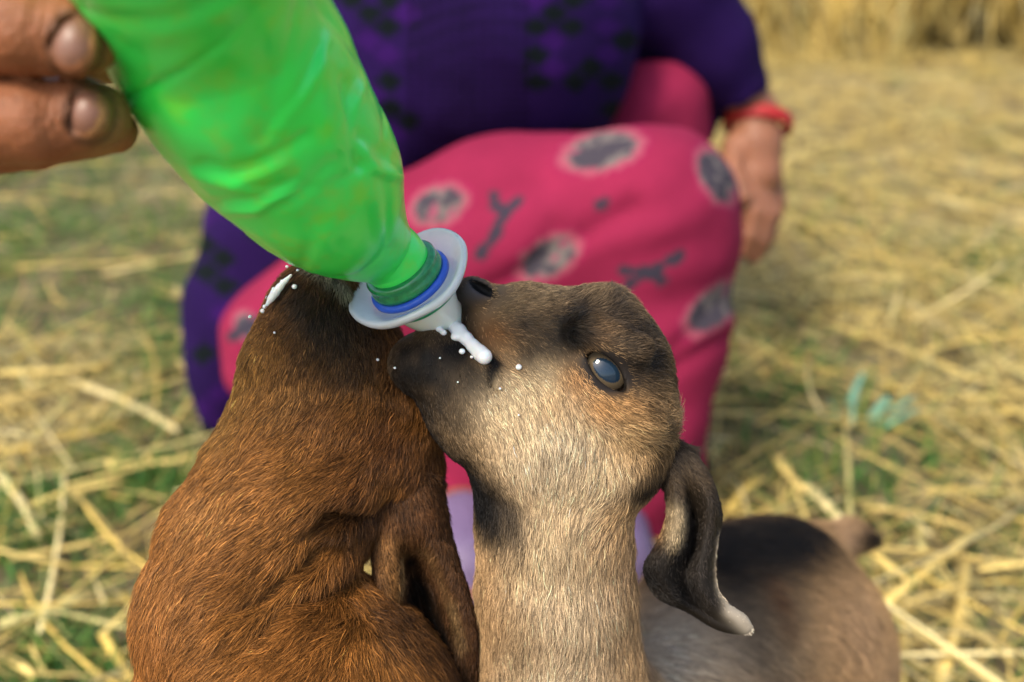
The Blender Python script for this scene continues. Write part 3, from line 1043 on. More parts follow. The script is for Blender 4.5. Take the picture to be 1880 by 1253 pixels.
def bottle():
    t = thing('feeding_bottle', 'crumpled green plastic bottle of milk with clear rubber teat held upside down', 'bottle', W(FL))
    stations = [(176, -378, .221, .0008), (190, -366, .2222, .022), (226, -310, .230, .031), (286, -200, .245, .0325), (345, -85, .267, .0328), (391, 22, .288, .0335), (439, 123, .304, .0352), (502, 222, .321, .0345), (572, 318, .340, .0312), (622, 385, .354, .0258), (665, 430, .3655, .0190), (700, 458, .3745, .0142)]
    P = np.array([np.append(L(x, y, D), r) for x, y, D, r in stations])
    neck = FL - AX * 0.0075
    P = np.concatenate([P, [np.append(neck - AX * 0.004, .0126), np.append(neck + AX * .001, .0126)]])
    C = catmull(P, 14)
    ctr, rad = C[:, :3], np.maximum(C[:, 3], 0.0005)
    T, E1, E2 = frames(ctr)
    nu = 160
    a = np.linspace(0, 2 * np.pi, nu, endpoint=False)
    nrm = E1[:, None] * np.cos(a)[None, :, None] + E2[:, None] * np.sin(a)[None, :, None]
    V = ctr[:, None] + nrm * rad[:, None, None]
    Vf, Nf = V.reshape(-1, 3), nrm.reshape(-1, 3)
    r_f = np.repeat(rad, nu)
    body = sstep(0.0145, 0.024, r_f)
    # dents and creases of squeezed plastic: flat facets meeting in sharp folds
    seeds = Vf[rng.choice(len(Vf), 26)] + rng.normal(size=(26, 3)) * 0.004
    dd = np.sort(np.linalg.norm(Vf[:, None] - seeds[None], axis=2), axis=1)
    f = dd[:, 1] - dd[:, 0]
    disp = -0.0008 * np.exp(-(f / 0.004) ** 2) + 0.0011 * fbm(Vf, 32, 3)
    px, py = to_px(Vf)
    facing = sstep(0.12, 0.5, Nf[:, 2])
    for pts, wd, am in [([(232, 182), (330, 130), (410, 70), (480, 0)], 5, -.0019), ([(480, 255), (540, 180), (590, 85)], 9, -.0010), ([(500, 240), (560, 165), (606, 70)], 10, .0011), ([(372, 305), (420, 318), (480, 300), (560, 250)], 13, -.0014), ([(352, 325), (430, 340), (520, 300)], 10, .0009),
                        ([(395, 395), (470, 385), (540, 345)], 9, .0014), ([(390, 378), (470, 366), (540, 330)], 9, -.0010), ([(640, 150), (650, 230), (660, 300)], 14, -.0022), ([(680, 130), (655, 190), (650, 250)], 7, .0013), ([(655, 265), (690, 310), (735, 325)], 9, .0016), ([(670, 250), (700, 280), (735, 300)], 10, -.0012), ([(600, 300), (560, 350), (500, 380)], 12, -.0008),
                        ([(300, 60), (380, 40), (470, -30)], 12, .0006), ([(600, 120), (590, 200), (610, 270)], 16, .0009)]:
        best = np.full(len(Vf), 1e9)
        for (x0, y0), (x1, y1) in zip(pts[:-1], pts[1:]):
            ex, ey = x1 - x0, y1 - y0
            tt = np.clip(((px - x0) * ex + (py - y0) * ey) / (ex * ex + ey * ey), 0, 1)
            best = np.minimum(best, np.hypot(px - x0 - tt * ex, py - y0 - tt * ey))
        disp = disp + facing * am * np.exp(-(best / wd) ** 2)
    # the same kind of moulded rings and dents on the far side
    s_len = np.repeat(np.cumsum(np.append(0, np.linalg.norm(np.diff(ctr, axis=0), axis=1))), nu)
    disp = disp - (1 - facing) * (Nf[:, 2] < -.1) * 0.0010 * np.exp(-((s_len - 0.10 - 0.004 * np.sin(3 * np.tile(a, len(ctr)))) / 0.0016) ** 2)
    Vf = Vf + Nf * (disp * body)[:, None]
    Q = grid_quads(len(ctr), nu, True)
    Vf = np.concatenate([Vf, [ctr[0] - T[0] * 0.002]])
    Q = np.concatenate([Q, [(i, (i + 1) % nu, len(Vf) - 1, len(Vf) - 1) for i in range(nu)]])
    k = Nodes('green_plastic')
    n1, n2 = k.noise(75, 5, 0.6), k.noise(28, 3)
    r1 = k.ramp(n1.outputs[0], [(0.50, (0.030, 0.84, 0.085)), (0.68, (0.20, 0.68, 0.018))])
    r2 = k.ramp(n2.outputs[0], [(0.35, (0.030, 0.82, 0.075)), (0.65, (0.08, 0.88, 0.19))])
    mx = k.n('ShaderNodeMix', data_type='RGBA', blend_type='MIX')
    mx.inputs[0].default_value = 0.6
    k.l(r2.outputs[0], mx.inputs[6])
    k.l(r1.outputs[0], mx.inputs[7])
    k.l(mx.outputs[2], k.b.inputs['Base Color'])
    k.set(Roughness=0.30, Subsurface_Weight=0.2, Subsurface_Scale=0.004, Subsurface_Radius=(0.3, 1.0, 0.3), Coat_Weight=0.45, Coat_Roughness=0.2)
    n3 = k.noise(160, 3)
    k.bump(n3.outputs[0], 0.12, 0.0006)
    obj('bottle_body', Vf, Q[:, ::-1], k.m, t)
    # thread ring and collar of the neck, blue gasket
    V, Q, _ = lathe([(-.0062, .0124), (-.0062, .0140), (-.0050, .0150), (-.0040, .0150), (-.0030, .0144), (-.0022, .0150), (-.0008, .0154), (.0006, .0154), (.0012, .0135)], FL - AX * .0015, AX)
    obj('neck_ring', V, Q, flat_mat('dark_green_plastic', (0.008, 0.20, 0.055), 0.25, 300, 0.2, 0.0005, 0.3, Coat_Weight=0.4), t)
    V, Q, _ = lathe([(.0002, .0140), (.0002, .0163), (.0010, .0168), (.0024, .0168), (.0030, .0162), (.0030, .0140)], FL - AX * .0006, AX)
    obj('gasket', V, Q, flat_mat('blue_plastic', (0.02, 0.09, 0.50), 0.35, 300, 0.2, 0.0004), t)
    # the teat: a wide clear flange and a short cone full of milk
    k = Nodes('clear_rubber')
    n1 = k.noise(220, 4)
    r = k.ramp(n1.outputs[0], [(0.45, (0.90, 0.95, 0.94)), (0.7, (0.98, 0.99, 0.98))])
    k.l(r.outputs[0], k.b.inputs['Base Color'])
    k.set(Roughness=0.22, IOR=1.41, Transmission_Weight=0.55, Coat_Weight=0.5, Coat_Roughness=0.05)
    k.bump(n1.outputs[0], 0.25, 0.0008)
    prof = [(.0022, .0135), (.0022, .0160), (.0014, .0185), (-.0002, .0212), (-.0014, .0236), (-.0020, .0250), (-.0014, .0259), (-.0002, .0261), (.0010, .0256), (.0022, .0240), (.0036, .0215), (.0052, .0182), (.0062, .0160), (.0090, .0150)]
    V, Q, fr = lathe(prof, FL, AX, 96)
    d, e1, e2 = fr
    rel = V - FL
    ang = np.arctan2(rel @ e2, rel @ e1)
    rad_ = np.linalg.norm(rel - np.outer(rel @ d, d), axis=1)
    V = V + np.outer(np.clip((rad_ - .016) / .012, 0, 1) * (.0011 * np.sin(2 * ang + .6) + .0006 * np.sin(5 * ang)), d)
    obj('teat_flange', V, Q, k.m, t)
    cone = [(.0050, .0145), (.0075, .0146), (.0110, .0141), (.0150, .0130), (.0190, .0114), (.0230, .0096), (.0260, .0084), (.0285, .0062), (.0295, .002)]
    V, Q, _ = lathe(cone, FL, AX + np.array([0.12, 0.04, 0.10]), 64)
    k2 = Nodes('milky_rubber')
    k2.set(Base_Color=(0.80, 0.82, 0.72, 1), Roughness=0.2, Subsurface_Weight=0.4, Subsurface_Scale=0.006, Coat_Weight=0.5, Coat_Roughness=0.08)
    ct = obj('teat', V, Q, k2.m, t)
    V, Q, _ = lathe([(.0085, .0149), (.0087, .01525), (.0103, .01490), (.0105, .0142)], FL, AX + np.array([0.12, 0.04, 0.10]), 64)
    rel = V - FL
    V = V + np.outer(.0022 * np.sin(np.arctan2(rel @ e2, rel @ e1) + 2.2), d)
    ob = obj('stripe', V, Q, flat_mat('green_print', (0.02, 0.28, 0.12), 0.3), t)
    return


bottle()


# ================================================================== FAWN KID
def kid_legs(spots, r0=0.017, top=0.0):
    out = []
    for (hx, hy, hz), (fx, fy), hind in spots:
        hip = np.array([hx, hy, hz])
        foot = np.array([fx, fy, 0.0])
        if hind:
            kn = hip * 0.58 + foot * 0.42 + np.array([0, -0.035, 0])
            hk = hip * 0.33 + foot * 0.67 + np.array([0, 0.028, 0])
            out += [wcap(hip, r0 * 1.9, kn, r0 * 1.25, 0.012), wcap(kn, r0 * 1.15, hk, r0 * 0.62, 0.008),
                    wcap(hk, r0 * 0.62, foot + np.array([0, -0.004, 0.028]), r0 * 0.52, 0.006)]
        else:
            kn = hip * 0.48 + foot * 0.52 + np.array([0, -0.006, 0])
            out += [wcap(hip, r0 * 1.6, kn, r0 * 0.85, 0.012), wcap(kn, r0 * 0.8, foot + np.array([0, 0, 0.03]), r0 * 0.55, 0.006)]
        out += [wcap(foot + np.array([0, 0, 0.03]), r0 * 0.6, foot + np.array([0, -0.012, 0.014]), r0 * 0.75, 0.004)]
    return out


def flap(rows, D, th):
    """A thin skin flap through rows of (px, py, depth offset), rounded at its rim."""
    K = np.array([[L(x, y, D + z) for x, y, z in r] for r in rows])
    m = 7
    K = np.stack([catmull(K[:, j], m) for j in range(K.shape[1])], 1)
    K = np.stack([catmull(K[i], m) for i in range(K.shape[0])], 0)
    nr, nc = K.shape[:2]
    N = np.cross(np.gradient(K, axis=1), np.gradient(K, axis=0))
    N /= np.maximum(1e-12, np.linalg.norm(N, axis=2))[:, :, None]
    a, b = np.linspace(0, 1, nr)[:, None], np.linspace(0, 1, nc)[None]
    rim = np.minimum(1, np.sqrt(np.clip(np.minimum(np.minimum(b, 1 - b) * 7, (1 - a) * 9), 0, 1)) + 0.04)[:, :, None]
    A, B = K + N * th * rim, K - N * th * rim
    V = np.concatenate([A.reshape(-1, 3), B.reshape(-1, 3)])
    q = grid_quads(nr, nc)
    n = nr * nc
    Q = [q, q[:, ::-1] + n]
    ring = list(range(nc)) + [i * nc + nc - 1 for i in range(1, nr)] + [(nr - 1) * nc + j for j in range(nc - 2, -1, -1)] + [i * nc for i in range(nr - 2, 0, -1)]
    Q.append(np.array([(ring[i], ring[i] + n, ring[(i + 1) % len(ring)] + n, ring[(i + 1) % len(ring)]) for i in range(len(ring))]))
    Q = np.concatenate(Q)
    # outward sides
    if (vnormals(V, q)[:n].reshape(nr, nc, 3) * N).sum() < 0:
        Q = Q[:, ::-1]
    return V, Q


M_hoof = flat_mat('hoof_horn', (0.03, 0.025, 0.02), 0.5, 120, 0.3, 0.001)


def hoof(parent, x, y):
    u = np.linspace(0, 2 * np.pi, 17)[:-1]
    V = []
    for z, r in [(0.024, 0.8), (0.020, 1.0), (0.002, 1.2), (0.0, 1.15)]:
        for a in u:
            V.append((x + 0.0125 * r * math.cos(a), y - 0.010 + 0.016 * r * math.sin(a), z))
    V += [(x, y - 0.01, 0.025), (x, y - 0.01, 0)]
    Q = grid_quads(4, 16, True)
    Q = np.concatenate([Q[:, ::-1], [(i, (i + 1) % 16, 64, 64) for i in range(16)]])
    obj('hoof', np.array(V), Q, M_hoof, parent, local=False)


def eye_material():
    k = Nodes('eyeball')
    at = k.attr()
    k.l(at.outputs['Color'], k.b.inputs['Base Color'])
    k.set(Roughness=0.03, Specular_IOR_Level=0.55)
    return k.m


EYE = L(1108, 680, 0.3835)
EYE_R = 0.0105

FD = 0.400          # how far the fawn kid's head lies
TAN, PALE, CREAM = (0.38, 0.235, 0.11), (0.60, 0.45, 0.265), (0.72, 0.58, 0.39)
DARK, BLACK, GREY, RUST = (0.04, 0.025, 0.015), (0.0065, 0.0055, 0.005), (0.15, 0.11, 0.07), (0.26, 0.11, 0.035)


def fawn_kid():
    hipL, hipR = W(L(1400, 1250, 0.60)), W(L(1560, 1240, 0.70))
    base = W(L(1250, 1330, 0.55))
    t = thing('goat_kid', 'fawn and grey goat kid with dark muzzle and open eye drinking from the bottle', 'goat', (base[0], base[1], 0), None)
    ch = W(L(1080, 1440, 0.48))
    legs = [((ch[0] - 0.035, ch[1] - 0.01, ch[2]), (ch[0] - 0.045, ch[1] - 0.02), False),
            ((ch[0] + 0.035, ch[1] + 0.03, ch[2]), (ch[0] + 0.045, ch[1] + 0.02), False),
            ((hipL[0], hipL[1], hipL[2]), (hipL[0] + 0.005, hipL[1] + 0.06), True),
            ((hipR[0], hipR[1], hipR[2]), (hipR[0] + 0.02, hipR[1] + 0.05), True)]
    D = FD
    pr = []
    # skull, brow and cheek
    pr += [ball(1086, 688, D, 147, 10, sz=0.95), ball(1126, 758, D, 113, 30), cap((1000, 792, D, 148), (1100, 832, D, 118), k=30)]
    pr += chain((1000, 790, D, 146), (895, 742, D - .002, 110), (800, 672, D - .004, 72), k=30)
    pr += chain((790, 668, D - .004, 70), (762, 668, D - .004, 50), k=20)
    # bridge of the nose and upper lip
    pr += [cap((1075, 650, D, 122), (965, 612, D, 93), k=25), cap((965, 612, D, 90), (893, 574, D - .001, 53), k=20),
           cap((893, 574, D - .004, 46), (905, 622, D - .006, 36), k=14)]
    # hollow in front of the eye, brow, cheek bone
    pr += [ball(1012, 636, D - .038, 66, 40, '-', sx=1.3, sy=.75), cap((1075, 606, D - .0255, 34), (1165, 640, D - .0275, 32), k=24), ball(1098, 590, D - .004, 56, 30), cap((846, 600, D - .0185, 6), (908, 668, D - .0235, 5), k=6, op='-'), cap((905, 668, D - .024, 5), (900, 730, D - .0245, 3), k=6, op='-'),
           cap((1060, 735, D - .024, 42), (1165, 762, D - .022, 36), k=40)]
    # neck, chest, barrel, rump
    pr += chain((1035, 850, D + .004, 138), (1018, 960, D + .008, 134), (1014, 1080, D + .012, 133), (1025, 1250, D + .03, 148), (1070, 1430, .485, 230), k=30)
    pr += [cap((905, 880, D - .003, 36), (925, 1010, D + .003, 40), k=30), cap((1108, 1000, D + .004, 40), (1125, 1250, D + .02, 45), k=30)]
    pr += chain((1085, 1470, .49, 245), (1230, 1330, .56, 205), (1375, 1205, .64, 218), (1415, 1192, .68, 218), k=60)
    pr += [cap((1490, 1015, .71, 58), (1560, 985, .72, 33), k=40), cap((1558, 985, .72, 32), (1590, 992, .722, 24), k=12)]
    pr += [cap((1300, 1085, .62, 92), (1430, 1060, .66, 105), k=60)]
    pr += [cap((1395, 1060, .605, 25), (1425, 1130, .60, 22), k=40)]
    pr += [cap((1455, 1290, .66, 130), (1500, 1420, .68, 110), k=60)]
    pr += kid_legs(legs)
    # nostril
    pr += [ball(872, 538, D - .012, 36, 14, '+', sx=1.1, sy=.82, sz=.8, rot=-15), ball(886, 530, D - .0190, 25, 3, '-', sx=1.35, sy=.42, sz=1.1, rot=-33),
           cap((856, 519, D - .0175, 5), (880, 523, D - .019, 7), k=4, op='-'), cap((1078, 652, D - .0345, 5), (1046, 630, D - .0325, 2.5), k=4, op='-')]
    # eyelids, then the almond opening between them
    e = EYE
    pr += [('e', e + np.array([0, 0, -0.0005]), np.array([EYE_R * 1.35, EYE_R * 1.0, EYE_R * 1.10]), -47, None, 0.004, '+')]
    ax = axis(-0.075, 0.36, -0.052, 0.082, 0.0010, 0.005), axis(-0.62, 0.03, -0.10, 0.028, 0.0010, 0.005), axis(-1.1, -0.33, -0.425, -0.355, 0.0010, 0.005)
    Fd = field(pr, ax)
    # opening: where two wide balls overlap, as seen along the eye's axis
    X, Y, Z = ax[0][:, None, None], ax[1][None, :, None], ax[2][None, None, :]
    ca, sa = math.cos(math.radians(-47)), math.sin(math.radians(-47))
    u = (X - e[0]) * ca + (Y - e[1]) * sa
    v = -(X - e[0]) * sa + (Y - e[1]) * ca
    R_, o_ = 0.0165, 0.0122
    lens = np.maximum(np.sqrt(u * u + (v - o_) ** 2) - R_, np.sqrt(u * u + (v + o_) ** 2) - R_)
    lens = np.maximum(lens + 0 * Z, (e[2] + 0.0035) - Z)
    Fd = np.maximum(Fd, -lens.astype(np.float32))
    V, Q = surfnets(Fd, ax, 2)
    N = vnormals(V, Q)
    S = lambda px, py, dz, r, c, a, *e: (px, py, D + dz, r, c, a, *e)
    blobs = [
        # pale cheek, jaw and neck on the tan ground
        S(980, 770, -.03, 110, PALE, .9), S(1020, 850, -.03, 100, CREAM, .75), S(920, 730, -.02, 70, PALE, .8), S(1090, 880, -.02, 80, PALE, .8), S(1010, 700, -.03, 50, PALE, .6),
        S(1000, 1000, -.02, 100, PALE, .8), S(1050, 1100, -.01, 90, CREAM, .5), S(1020, 1240, 0, 110, CREAM, .6), S(905, 1010, 0, 26, TAN, .8, (905, 1260, D + .02)), S(1135, 1010, 0, 24, (.30, .20, .12), .6, (1150, 1240, D + .03)),
        S(960, 1120, -.02, 18, (.30, .21, .11), .45, (950, 1250, D)), S(1060, 1060, -.02, 16, (.36, .26, .15), .35, (1080, 1250, D)),
        # rusty and orange flushes
        S(905, 615, -.02, 46, RUST, .85), S(930, 655, -.028, 34, (.42, .24, .10), .8), S(1060, 690, -.035, 40, (.40, .20, .075), .85), S(1095, 740, -.03, 36, (.42, .22, .08), .8, (1150, 745, D - .026)), S(1100, 605, -.03, 34, (.26, .14, .06), .8),
        S(1150, 800, -.025, 44, (.44, .28, .12), .6), S(1200, 800, -.02, 40, (.34, .21, .09), .7), S(1140, 935, -.012, 40, (.40, .24, .10), .7), S(1010, 745, -.03, 30, (.46, .29, .14), .5),
        # nose bridge and forehead: grizzled
        S(930, 555, -.015, 40, (.23, .15, .075), .9, (1000, 545, D - .005)), S(1010, 540, 0, 46, (.27, .19, .105), .9, (1090, 548, D)), S(1120, 560, -.01, 56, (.15, .105, .062), .9), S(1110, 528, .01, 24, (.42, .33, .20), .8), S(1190, 610, -.01, 60, (.075, .055, .036), .95), S(1215, 620, .005, 22, (.30, .23, .14), .7),
        S(1130, 590, -.022, 48, (.055, .038, .024), .85), S(1240, 730, 0, 34, (.34, .25, .14), .8), S(1245, 800, 0, 32, (.50, .38, .20), .8),
        # black: chin, lips, nose; throat shadow and mouth creases painted in as coat colour
        S(770, 655, -.01, 66, BLACK, 1), S(745, 700, 0, 50, BLACK, 1), S(835, 645, -.015, 48, BLACK, 1), S(840, 770, -.01, 56, (.09, .065, .04), .85), S(868, 690, -.02, 42, (.04, .028, .018), .9), S(800, 715, -.012, 68, (.016, .013, .010), 1),
        S(860, 860, -.01, 46, (.10, .07, .042), .8, (930, 930, D - .014)), S(765, 760, .000, 56, BLACK, 1, (835, 865, D)), S(825, 850, -.004, 50, BLACK, 1, (890, 930, D - .008)), S(888, 915, -.004, 34, BLACK, 1, (910, 960, D - .006)), S(930, 925, -.012, 24, (.05, .037, .025), .75, (950, 975, D - .018)),
        S(760, 650, .02, 70, BLACK, 1), S(850, 545, -.01, 34, BLACK, 1), S(848, 590, -.012, 30, BLACK, .95), S(872, 530, -.018, 26, BLACK, 1), S(905, 665, -.022, 12, BLACK, .9, (895, 720, D - .02)), S(880, 640, -.02, 12, BLACK, 1, (912, 668, D - .022)),
        # black: patch before the eye, temple, brow
        S(960, 590, -.022, 34, (.05, .035, .022), .8), S(1045, 595, -.025, 58, BLACK, 1), S(975, 636, -.03, 44, BLACK, .95, (1045, 615, D - .03)), S(955, 655, -.03, 22, (.03, .02, .014), .8), S(1050, 555, -.01, 26, (.03, .022, .016), .8),
        S(1178, 672, -.02, 58, (.009, .008, .008), 1), S(1160, 630, -.024, 44, (.018, .014, .011), .9), S(1215, 690, -.005, 36, (.022, .017, .013), .8), S(1182, 747, -.026, 13, BLACK, 1), S(1205, 775, -.022, 11, BLACK, .6, (1225, 790, D - .016)),
        # dark roots of the ear; shaded fold behind the cheek drawn as dark coat
        S(1215, 862, -.012, 30, (.03, .02, .012), .95, (1180, 890, D - .016)), S(1242, 850, 0, 50, (.022, .016, .011), .95), S(1280, 900, 0, 46, BLACK, .95), S(1168, 872, -.018, 15, (.05, .033, .018), .8, (1225, 810, D - .018)),
        # barrel and rump: dark line on the back, grey flank, sandy thigh
        (1300, 1180, .52, 140, (.42, .32, .21), .9), (1240, 1200, .50, 90, (.56, .45, .32), .8), (1390, 1180, .56, 110, (.20, .145, .09), .85), (1520, 1140, .62, 85, (.34, .22, .13), .9), (1570, 1230, .64, 80, (.38, .25, .145), .9), (1380, 1080, .57, 90, (.12, .088, .055), .85),
        (1200, 1010, .60, 80, BLACK, 1, (1400, 985, .60)), (1330, 990, .60, 85, BLACK, 1, (1440, 985, .63)), (1420, 975, .62, 66, BLACK, 1, (1490, 1005, .66)), (1412, 1090, .58, 26, (.09, .04, .016), .8, (1420, 1150, .57)), (1525, 988, .72, 34, (.46, .30, .19), .9), (1555, 985, .72, 24, (.30, .2, .13), .8), (1600, 992, .715, 40, BLACK, 1),
        (1170, 1180, .45, 40, (.30, .19, .12), .7)]
    cfn = lambda P: coat(P, blobs, TAN, D)
    col = cfn(V) * 0.5
    # bare dark skin: eyelid rims, nose, lips
    de = np.linalg.norm((V - e) * np.array([1, 1, 0.6]), axis=1)
    nos = np.linalg.norm(V - L(874, 524, D - .021), axis=1)
    lid = np.exp(-np.clip(de - 0.0115, 0, 1) / 0.0032)[:, None]
    col = col * (1 - lid) + np.array([0.020, 0.016, 0.014]) * lid
    ns = np.exp(-(nos / 0.008) ** 2)[:, None]
    col = col * (1 - ns) + np.array([0.06, 0.055, 0.056]) * ns  # highlight on the nostril rim put into the skin as lighter grey
    hx, hy = to_px(V)
    ca_, sa_ = math.cos(math.radians(33)), math.sin(math.radians(33))
    ho = np.hypot(((hx - 886) * ca_ + (hy - 530) * sa_) / 30, (-(hx - 886) * sa_ + (hy - 530) * ca_) / 10)
    col[(ho < 1) & (V[:, 2] > -D - .02)] = 0.004  # darkness inside the nostril painted on as black
    body = obj('body', V, Q, M_skinhide, t, col)
    nose = L(862, 548, D - .014)

    def bare(P):
        d1 = np.linalg.norm((P - e) * np.array([1, 1, 0.5]), axis=1)
        c_, s_ = math.cos(math.radians(-47)), math.sin(math.radians(-47))
        uu, vv = (P[:, 0] - e[0]) * c_ + (P[:, 1] - e[1]) * s_, -(P[:, 0] - e[0]) * s_ + (P[:, 1] - e[1]) * c_
        ey = sstep(0.88, 1.08, np.sqrt((uu / 0.0112) ** 2 + (vv / 0.0068) ** 2) + (d1 > 0.03) * 5)
        d2 = np.linalg.norm(P - L(876, 524, D - .019), axis=1)
        d3 = np.linalg.norm(P - L(850, 545, D - .012), axis=1)
        return ey * sstep(0.0058, 0.0085, d2) * sstep(0.004, 0.008, d3)

    x, y = to_px(V)

    def dens(P, N_):
        px, py = to_px(P)
        inv = np.where((px > 600) & (px < 1750) & (py > 400) & (py < 1400), 1.0, 0.2)
        face = np.where(N_[:, 2] > -0.35, 1.0, 0.45)
        dd = -P[:, 2]
        near = np.where(dd < 0.47, 1.0, 0.22)
        return inv * face * near * (0.02 + 0.98 * bare(P))

    def lenf(P):
        px, py = to_px(P)
        dd = -P[:, 2]
        l = 0.55 + 0.45 * sstep(620, 860, py) + 0.55 * sstep(900, 1050, py)
        l = l * (0.6 + 0.4 * sstep(860, 980, px))
        d1 = np.linalg.norm(P - e, axis=1)
        l = l * (0.42 + 0.58 * sstep(0.011, 0.022, d1))
        l = l + 0.7 * np.exp(-((px - 1115) / 60) ** 2 - ((py - 535) / 40) ** 2) + 0.4 * np.exp(-((px - 1235) / 40) ** 2 - ((py - 650) / 60) ** 2) + 0.8 * np.exp(-((px - 1225) / 45) ** 2 - ((py - 790) / 60) ** 2)
        return np.where(dd > .47, 1.5, l)

    guides = [(760, 680, 0.1, 1), (720, 640, -.3, 1), (820, 760, .3, 1), (860, 620, -.1, 1), (880, 700, .5, 1), (930, 600, 1, .3), (930, 545, 1, -.1), (1000, 540, 1, -.25), (1080, 550, .8, -.7), (1120, 545, .3, -1), (1050, 600, 1, .2),
              (1150, 570, 1, -.5), (1190, 620, 1, -.1), (1220, 700, 1, .2), (1180, 690, 1, .1), (1250, 780, 1, .1), (960, 660, .6, .7), (1060, 660, .3, .8), (1100, 730, .7, .6), (1150, 760, 1, .4), (1200, 790, 1, .35),
              (930, 740, .5, 1), (1000, 760, .25, 1), (900, 850, .45, 1), (1000, 850, .0, 1), (1060, 820, -.15, 1), (1080, 900, -.25, 1), (1120, 930, -.8, .7), (1160, 900, -.2, 1), (1200, 860, .3, 1), (1240, 850, .5, 1), (1140, 850, .1, 1),
              (900, 950, .1, 1), (960, 1000, -.15, 1), (1050, 1010, .05, 1), (1000, 1100, -.05, 1), (940, 1150, -.3, 1), (1120, 1100, .2, 1), (1020, 1220, -.1, 1), (1150, 1200, .2, 1, .43), (1250, 1150, .9, .5, .52), (1400, 1100, .9, .7, .6), (1550, 1150, .5, 1, .66),
              (1350, 980, 1, .1, .62), (1560, 985, 1, 0, .72), (1600, 990, 1, .3, .73)]
    ff = lambda P: flow(P, guides, D - .02)
    fur(body, V, Q, 290000, 0.0064, 0.000085, cfn, ff, 0.27, dens, lenf, 0.08, clump=0.28, jit=0.11)
    # eyeball: amber iris, level slot pupil
    EV, EQ = uv_ball(e + np.array([-.0002, .0002, -0.0018]), 0.0119, 128, 96)
    dv = (EV - e - np.array([-.0002, .0002, -0.0018])) / 0.0119
    c_, s_ = math.cos(math.radians(-40)), math.sin(math.radians(-40))
    look = np.array([0.05, 0.0, 0.99])
    rr = np.linalg.norm(dv[:, :2] - look[:2], axis=1) + (dv[:, 2] < 0) * 3
    pu, pv = (dv[:, 0] - look[0]) * c_ + (dv[:, 1] - look[1]) * s_, -(dv[:, 0] - look[0]) * s_ + (dv[:, 1] - look[1]) * c_
    ec = np.tile(np.array([0.17, 0.10, 0.075]), (len(EV), 1))
    ec[rr < 0.80] = (0.13, 0.095, 0.055)
    ec[(rr > 0.70) & (rr < 0.80)] = (0.03, 0.02, 0.012)
    ec[(rr < 0.8) & (np.hypot(pu / 0.50, pv / 0.30) < 1)] = (0.012, 0.028, 0.05)
    obj('eyeball', EV, EQ[:, ::-1], eye_material(), t, ec)
    # lashes
    n = 26
    a = np.linspace(0.15, 0.9, n)
    root = np.stack([e[0] + 0.0105 * np.cos(math.radians(-47) + np.pi * a), e[1] + 0.0068 * np.sin(np.pi * a) + 0.0045 - 0.010 * (0.5 - a), np.full(n, e[2] + 0.0095)], 1)
    # the near ear: a thin folded flap hanging from the back of the head
    rows = [[(1180, 838, .004), (1205, 812, .000), (1232, 806, .000), (1256, 818, .002), (1268, 832, .012)],
            [(1212, 872, .004), (1232, 868, -.006), (1256, 872, -.004), (1284, 866, -.004), (1296, 868, .008)],
            [(1224, 940, -.002), (1247, 930, -.012), (1271, 945, .006), (1304, 922, -.007), (1324, 934, .006)],
            [(1203, 1000, .001), (1240, 984, -.012), (1271, 1000, .009), (1298, 984, -.006), (1319, 986, .004)],
            [(1181, 1042, .004), (1216, 1046, -.010), (1258, 1052, .002), (1288, 1042, -.006), (1313, 1035, .003)],
            [(1202, 1094, .006), (1236, 1096, -.006), (1266, 1092, .002), (1294, 1086, -.006), (1318, 1080, .002)],
            [(1262, 1124, .005), (1280, 1124, -.001), (1295, 1124, .000), (1314, 1118, -.004), (1338, 1108, .000)],
            [(1312, 1154, .003), (1324, 1151, .000), (1336, 1147, -.001), (1352, 1138, -.002), (1370, 1130, .000)],
            [(1366, 1166, .001), (1371, 1165, .001), (1376, 1163, .001), (1380, 1159, .001), (1384, 1154, .001)]]
    eb = [S(1250, 880, 0, 60, (.06, .04, .022), .9), S(1300, 925, 0, 40, (.03, .022, .015), .9), S(1212, 960, 0, 30, (.24, .12, .045), .9), S(1240, 945, -.012, 24, (.40, .30, .17), .95, (1246, 985, D - .012)), S(1272, 950, .008, 20, BLACK, 1, (1270, 1010, D + .008)), S(1200, 1050, 0, 40, BLACK, .9), S(1250, 1090, 0, 40, BLACK, .9),
          S(1320, 985, .004, 11, (.56, .42, .27), .9, (1315, 1060, D + .003)), S(1322, 1075, .002, 15, (.60, .48, .33), 1, (1340, 1112, D)), S(1348, 1118, -.001, 21, (.66, .56, .42), 1, (1378, 1152, D))]
    ecf = lambda P: coat(P, eb, (.028, .022, .017), D)
    eg = [(1230, 860, .5, 1), (1280, 890, 1, .6), (1310, 930, .4, 1), (1300, 990, -.1, 1), (1300, 1060, .1, 1), (1340, 1130, 1, .8), (1215, 930, -.1, 1), (1205, 1020, -.1, 1), (1240, 1090, .8, .5), (1245, 960, 0.1, 1)]
    EVv, EQq = flap(rows, D, 0.0011)
    ear = obj('ear', EVv, EQq, M_skinhide, t, ecf(EVv) * 0.5)
    fur(ear, EVv, EQq, 40000, 0.0042, 0.0001, ecf, lambda P: flow(P, eg, D), 0.25, None, lambda P: (0.6 + 0.6 * sstep(920, 860, to_px(P)[1])) * (1 - 0.5 * sstep(1090, 1140, to_px(P)[1])), 0.05)
    # far ear, hidden behind the head
    e2 = [cap((1215, 850, D + .030, 34), (1265, 900, D + .052, 26), k=15), cap((1265, 900, D + .052, 24), (1250, 985, D + .060, 24), k=15), cap((1250, 985, D + .06, 22), (1255, 1040, D + .06, 12), k=15)]
